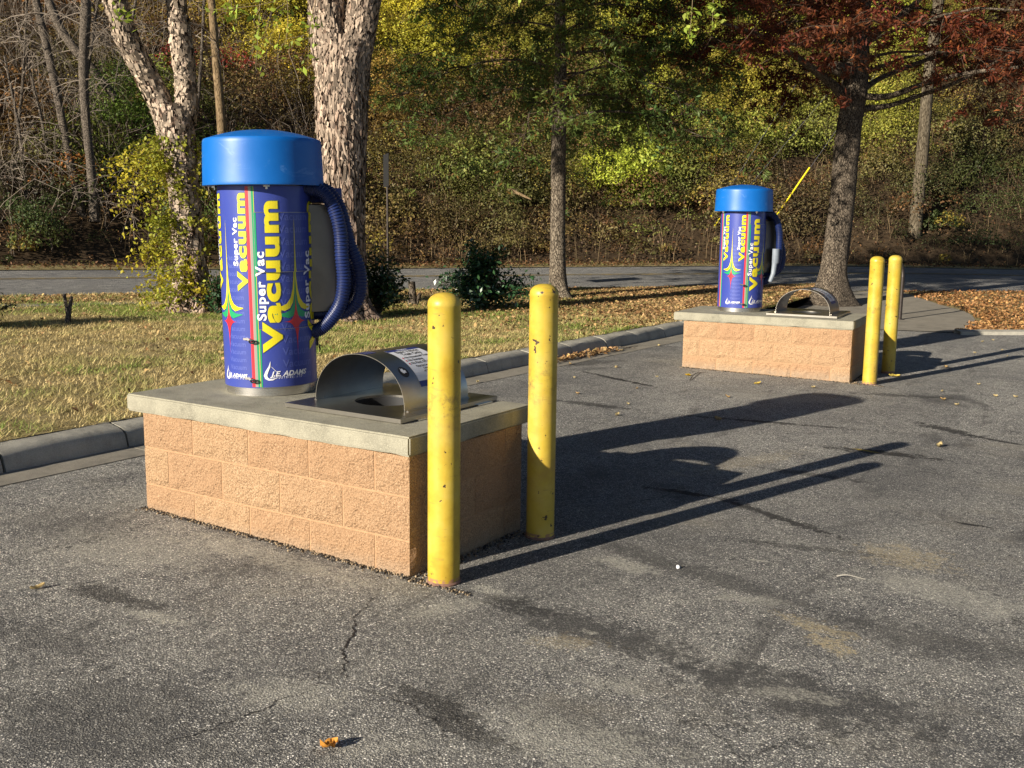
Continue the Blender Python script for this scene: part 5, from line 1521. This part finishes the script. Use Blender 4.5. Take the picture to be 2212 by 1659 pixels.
# closer blades are thinned by distance so that the cover looks even
leafy = np.clip((g[:, 1] - 7.5) / 5, 0, 1) * np.clip((g[:, 0] + 8) / 3, 0, 1)
keep = (r_.uniform(size=len(g)) > .75 * leafy) & ~near_walk(g)
patch = fbm(g[:, 0] * .8, g[:, 1] * .8, s=60)
keep &= r_.uniform(size=len(g)) < .55 + .6 * patch
g = g[keep]; n = len(g)
patch = fbm(g[:, 0] * .8, g[:, 1] * .8, s=60); patch2 = vn(g[:, 0] * 3.2, g[:, 1] * 3.2, s=66)
h = r_.uniform(.015, .060, n) * (.5 + .8 * patch2)
az = r_.uniform(0, 6.283, n); ln = r_.uniform(.3, 2.6, n)
w_ = r_.uniform(.0014, .0030, n) * (1 + np.linalg.norm(g - CAM, axis=1) / 12)
side = np.stack([-np.sin(az), np.cos(az), 0 * az], -1) * w_[:, None]
tip = g + np.stack([np.cos(az) * ln * h, np.sin(az) * ln * h, h], -1)
V = np.stack([g - side, g + side, tip], 1).reshape(-1, 3)
gm = np.clip((patch - .36) * 3.5 + (patch2 - .5) * 1.4, 0, 1)[:, None] * (r_.uniform(size=(n, 1)) < .75)
col = np.array([.72, .57, .27]) * (1 - gm) + np.array([.28, .37, .08]) * gm
col = col * r_.uniform(.35, 1.45, (n, 1))
o = np_mesh('grass', V, np.arange(n * 3).reshape(n, 3), M['grass'], None, np.repeat(col, 3, 0))
tag(o, 'straw and green autumn grass of the lawn between kerb and road', 'grass', kind='stuff')
print('blades', n)

l = LC()
def leafcols(n):
    c = np.array([.42, .265, .125]) * r_.uniform(.5, 1.35, (n, 1))
    s_ = r_.uniform(size=n); c[s_ < .22] = np.array([.26, .14, .06]); c[s_ > .9] = np.array([.50, .34, .14])
    return c
p = lawn_scatter(70000)
leafy = .05 + 1.0 * np.clip((p[:, 1] - 6.5) / 5, 0, 1) * np.clip((p[:, 0] + 9) / 3, 0, 1) 
tt = (p[:, 0] + 1.5)
p = p[(r_.uniform(size=len(p)) < leafy * (.35 + 1.1 * fbm(p[:, 0] * .7, p[:, 1] * .7, s=90)))]
nw = near_walk(p, .1); p = p[~nw | (r_.uniform(size=len(p)) < .3)]
p[:, 2] += .012 + r_.uniform(0, .03, len(p))
l.add(*cards(p, .062, .62, np.tile([0, 0, 1.0], (len(p), 1)), .45, leafcols(len(p)), r_, .5))
# verge strip beside the road
p = lawn_scatter(16000, 1.0, .86, .99); p[:, 2] += .02
p = p[~near_walk(p, .05)]
l.add(*cards(p, .062, .62, np.tile([0, 0, 1.0], (len(p), 1)), .5, leafcols(len(p)), r_, .5))
# bed at the right
i = r_.uniform(0, 39, 30000); t = r_.uniform(.0, .97, 30000); k = np.arange(40)
x = np.interp(i, k, BA[:, 0]) * (1 - t) + np.interp(i, k, BB[:, 0]) * t; y = np.interp(i, k, BA[:, 1]) * (1 - t) + np.interp(i, k, BB[:, 1]) * t
onpath = np.zeros(len(x), bool)
PBx = np.interp(y, PB[:, 1], PB[:, 0]); onpath = (y > 13) & (y < 20.4) & (x < PBx + .05 + .35 * (vn(x * 3, y * 3, s=4) - .5))
p = np.stack([x, y, terrain(x, y) + .02 + r_.uniform(0, .035, len(x))], -1)[~onpath]; p = p[in_view(p, .14)]
l.add(*cards(p, .06, .6, np.tile([0, 0, 1.0], (len(p), 1)), .5, leafcols(len(p)) * np.array([1.1, .95, .85]), r_, .5))
# drift in the gutter
p = np.stack([r_.normal(-1.26, .05, 260), r_.uniform(6.3, 7.9, 260), 0 * np.zeros(260)], -1); p[:, 0] = np.clip(p[:, 0], -1.36, -1.1); p[:, 2] = terrain(p[:, 0], p[:, 1]) + .02 + r_.uniform(0, .03, 260)
l.add(*cards(p, .06, .6, np.tile([0, 0, 1.0], (len(p), 1)), .5, leafcols(len(p)), r_, .5))
o = l.build('fallen_leaves', M['dryleaf'], None, 'stuff')
tag(o, 'tan fallen leaves strewn over the verge, the bed at right and the gutter', 'fallen leaves')

# single leaves and bits lying on the asphalt
def leaf_mesh(name, L, W, curl, col, seed):
    rr = random.Random(seed); V = []; F = []
    nu, nv = 7, 4
    for i in range(nu + 1):
        t = i / nu
        wv = W * math.sin(math.pi * min(1, t * 1.02)) ** .7 * (1 + .28 * math.sin(t * 17 + seed)) + .002
        for j in range(nv + 1):
            q = j / nv * 2 - 1
            V.append(((t - .5) * L, q * wv / 2, curl * (q * q * .6 + (t - .5) ** 2 * 1.6) + curl * .25 * rr.uniform(-1, 1)))
    for i in range(nu):
        for j in range(nv):
            a = i * (nv + 1) + j; F.append((a, a + 1, a + nv + 2, a + nv + 1))
    V2 = np.array(V); V2[:, 2] -= V2[:, 2].min()
    return np_mesh(name, V2, F, M['dryleaf'], None, np.tile(col, (len(V2), 1)) * np.random.default_rng(seed).uniform(.7, 1.2, (len(V2), 1)), True)
def put_leaf(x, y, L, W, curl, col, seed, label, group=None, dz=.003):
    o = leaf_mesh('fallen_leaf', L, W, curl, np.array(col), seed)
    o.location = (x, y, G(x, y) + dz); o.rotation_euler = (random.uniform(-.15, .15), random.uniform(-.15, .15), random.uniform(0, 6.28))
    tag(o, label, 'leaf', group); return o
put_leaf(2.56, -1.35, .058, .040, .030, (.62, .28, .05), 4, 'curled orange leaf lying alone on the asphalt in the foreground')
put_leaf(0.65, -1.07, .060, .018, .015, (.50, .38, .18), 5, 'narrow pale dry leaf on the asphalt left of the near plinth foot')
put_leaf(0.28, 6.62, .10, .06, .02, (.75, .50, .03), 6, 'bright yellow leaf on the asphalt at the left foot of the farther plinth')
put_leaf(1.05, 6.60, .08, .05, .02, (.66, .48, .10), 8, 'pale yellow leaf on the asphalt before the middle of the farther plinth')
put_leaf(2.02, 8.2, .13, .07, .025, (.66, .50, .10), 7, 'yellowish leaf resting at the foot of the rearmost bollard')
r2 = random.Random(12)
src = leaf_mesh('fallen_leaf', .07, .04, .022, np.array([.42, .28, .12]), 31)
src2 = leaf_mesh('fallen_leaf', .06, .035, .026, np.array([.55, .44, .22]), 33)
first = {0: True, 1: True}
for k in range(46):
    if k < 9: x, y = r2.uniform(-.95, 1.6), r2.uniform(2.5, 7.0)
    elif k < 34: x, y = r2.uniform(1.9, 4.6), r2.uniform(6.0, 13.2)
    elif k < 41: x, y = r2.uniform(-1.2, -1.0), r2.uniform(2.8, 10)
    else: x, y = r2.uniform(1.0, 5.2), r2.uniform(1.2, 6)
    q = 1 if r2.random() < .45 else 0
    s_ = (src, src2)[q]
    if first[q]: o = s_; first[q] = False
    else: o = s_.copy(); COL.objects.link(o)
    o.location = (x, y, G(x, y) + (.008 if x < -.9 else .003)); sc_ = r2.uniform(.45, 1.1); o.scale = (sc_, sc_, sc_)
    o.rotation_euler = (r2.uniform(-.2, .2), r2.uniform(-.2, .2), r2.uniform(0, 6.28))
    wh = ('on the asphalt between the two plinths', 'on the asphalt beyond the farther bollards', 'along the gutter below the kerb', 'near the long bollard shadows')[0 if k < 9 else 1 if k < 34 else 2 if k < 41 else 3]
    tag(o, ('small brown dry leaf ', 'small pale straw-coloured leaf ')[q] + wh, 'leaf', ('brown leaves ', 'pale leaves ')[q] + wh)
# pebble, twigs, paper scrap
bmx = bmesh.new(); bmesh.ops.create_icosphere(bmx, subdivisions=2, radius=.010)
for v in bmx.verts: v.co *= 1 + .3 * noise.noise(v.co * 60)
me = bpy.data.meshes.new('pebble'); bmx.to_mesh(me); bmx.free(); me.materials.append(M['white'])
o = bpy.data.objects.new('pebble', me); COL.objects.link(o)
pb = None
p = ghit(1464, 1228); o.location = (p[0], p[1], p[2] + .008)
tag(o, 'small white pebble on the asphalt beyond the bollard shadows', 'pebble')
def twig(pts, r, label, mat=M['greybark']):
    P3 = [Vector(ghit(a, b_)) + Vector((0, 0, .006 + .012 * (i % 2))) for i, (a, b_) in enumerate(pts)]
    o = MB().tube(spline(P3, 14), [r * (1 - .04 * i) for i in range(14)], 6).build('twig', mat, None, smooth=True)
    return tag(o, label, 'twig')
twig([(1309, 749), (1340, 752), (1375, 753)], .007, 'long thin twig on the asphalt between the two plinths')
twig([(1340, 757), (1362, 752), (1378, 748)], .005, 'short twig crossing the long twig on the asphalt')
twig([(1490, 822), (1500, 812), (1512, 806), (1525, 808)], .005, 'dark forked twig beside the bright yellow leaf at the farther plinth')
twig([(1807, 1247), (1830, 1250), (1870, 1254)], .004, 'pale straw lying on the asphalt at right', M['v_tan'])
# cracks: narrow dark tar-filled openings in the asphalt
def crack(pts, w0, seed):
    P3 = spline([tuple(ghit(a, b_)) for a, b_ in pts], 70); rr = random.Random(seed)
    V = []; F = []; off = 0
    for i, p in enumerate(P3):
        d_ = P3[min(i + 1, 69)] - P3[max(i - 1, 0)]; nrm = np.array([-d_[1], d_[0], 0]); nrm /= np.linalg.norm(nrm) + 1e-9
        off = .75 * off + rr.uniform(-.012, .012); w_ = w0 * rr.uniform(.15, 1.2) * math.sin(math.pi * min(.97, max(.03, i / 69)))
        c = p + nrm * off
        for sg in (-1, 1): V.append((c[0] + nrm[0] * w_ * sg / 2, c[1] + nrm[1] * w_ * sg / 2, G(c[0], c[1]) + .002))
    F = [(2 * i, 2 * i + 1, 2 * i + 3, 2 * i + 2) for i in range(69)]
    o = MB().add(V, F).build('asphalt_crack', M['black']); o['kind'] = 'structure'
crack([(828, 1262), (795, 1305), (764, 1350), (752, 1385), (740, 1415), (738, 1435), (748, 1462), (756, 1485)], .0100, 1)
crack([(690, 1484), (640, 1500), (590, 1520), (545, 1538), (500, 1552), (450, 1572), (400, 1600), (330, 1625), (260, 1645)], .0065, 2)
crack([(752, 1490), (800, 1500), (850, 1515), (900, 1540), (960, 1575), (1010, 1600), (1060, 1640)], .0050, 3)
crack([(1280, 1440), (1300, 1475), (1322, 1500), (1335, 1540)], .0045, 4)
crack([(1880, 1000), (1950, 1010), (2030, 1025), (2090, 1040)], .0060, 5)
crack([(2085, 1075), (2080, 1105), (2076, 1140)], .0028, 6)

# crumbs of asphalt, soil and small weeds along the plinth feet
r_ = np.random.default_rng(91)
def foot(loc, rz, name, label):
    n = 1500
    x = r_.uniform(-.02, L_ + .35, n); y = -np.abs(r_.normal(0, .022, n)) - .004
    sel = r_.uniform(size=n) < .25; x[sel] = L_ + .01 + np.abs(r_.normal(0, .03, sel.sum())); y[sel] = r_.uniform(-.05, .9, sel.sum())
    c_, s_ = math.cos(rz), math.sin(rz)
    X = loc[0] + c_ * x - s_ * y; Y = loc[1] + s_ * x + c_ * y
    R_ = r_.uniform(.002, .0085, n); dirs = np.array([(1, 0, 0), (0, 1, 0), (-1, 0, 0), (0, -1, 0), (0, 0, 1), (0, 0, -1)], float)
    V = np.stack([X, Y, terrain(X, Y) + R_ * .3], -1)[:, None, :] + dirs[None] * R_[:, None, None] * r_.uniform(.6, 1.3, (n, 6, 1))
    f = np.array([(0, 1, 4), (1, 2, 4), (2, 3, 4), (3, 0, 4), (1, 0, 5), (2, 1, 5), (3, 2, 5), (0, 3, 5)])
    F = (np.arange(n)[:, None, None] * 6 + f[None]).reshape(-1, 3)
    col = np.where(r_.uniform(size=(n, 1)) < .55, np.array([[.05, .045, .04]]), np.array([[.30, .23, .15]])) * r_.uniform(.5, 1.4, (n, 1))
    tag(np_mesh(name, V.reshape(-1, 3), F, M['twig'], None, np.repeat(col, 6, 0)), label, 'debris', kind='stuff')
foot((0, 0, 0), 0, 'gravel_debris', 'crumbled asphalt and grit along the foot of the near plinth')
foot(I2LOC, I2R, 'gravel_debris', 'crumbled asphalt and grit along the foot of the farther plinth')

crack([(745, 1440), (700, 1452), (655, 1478), (600, 1490)], .005, 7)
crack([(960, 1575), (985, 1545), (1000, 1560), (1040, 1550)], .0045, 8)
crack([(1425, 895), (1500, 905), (1580, 930), (1660, 940)], .006, 9)
crack([(2040, 800), (2090, 830), (2140, 860), (2200, 880)], .006, 10)
print('triangles', sum(sum(len(p.vertices) - 2 for p in m_.polygons) if len(m_.polygons) < 5000 else len(m_.loops) - 2 * len(m_.polygons) for m_ in bpy.data.meshes))
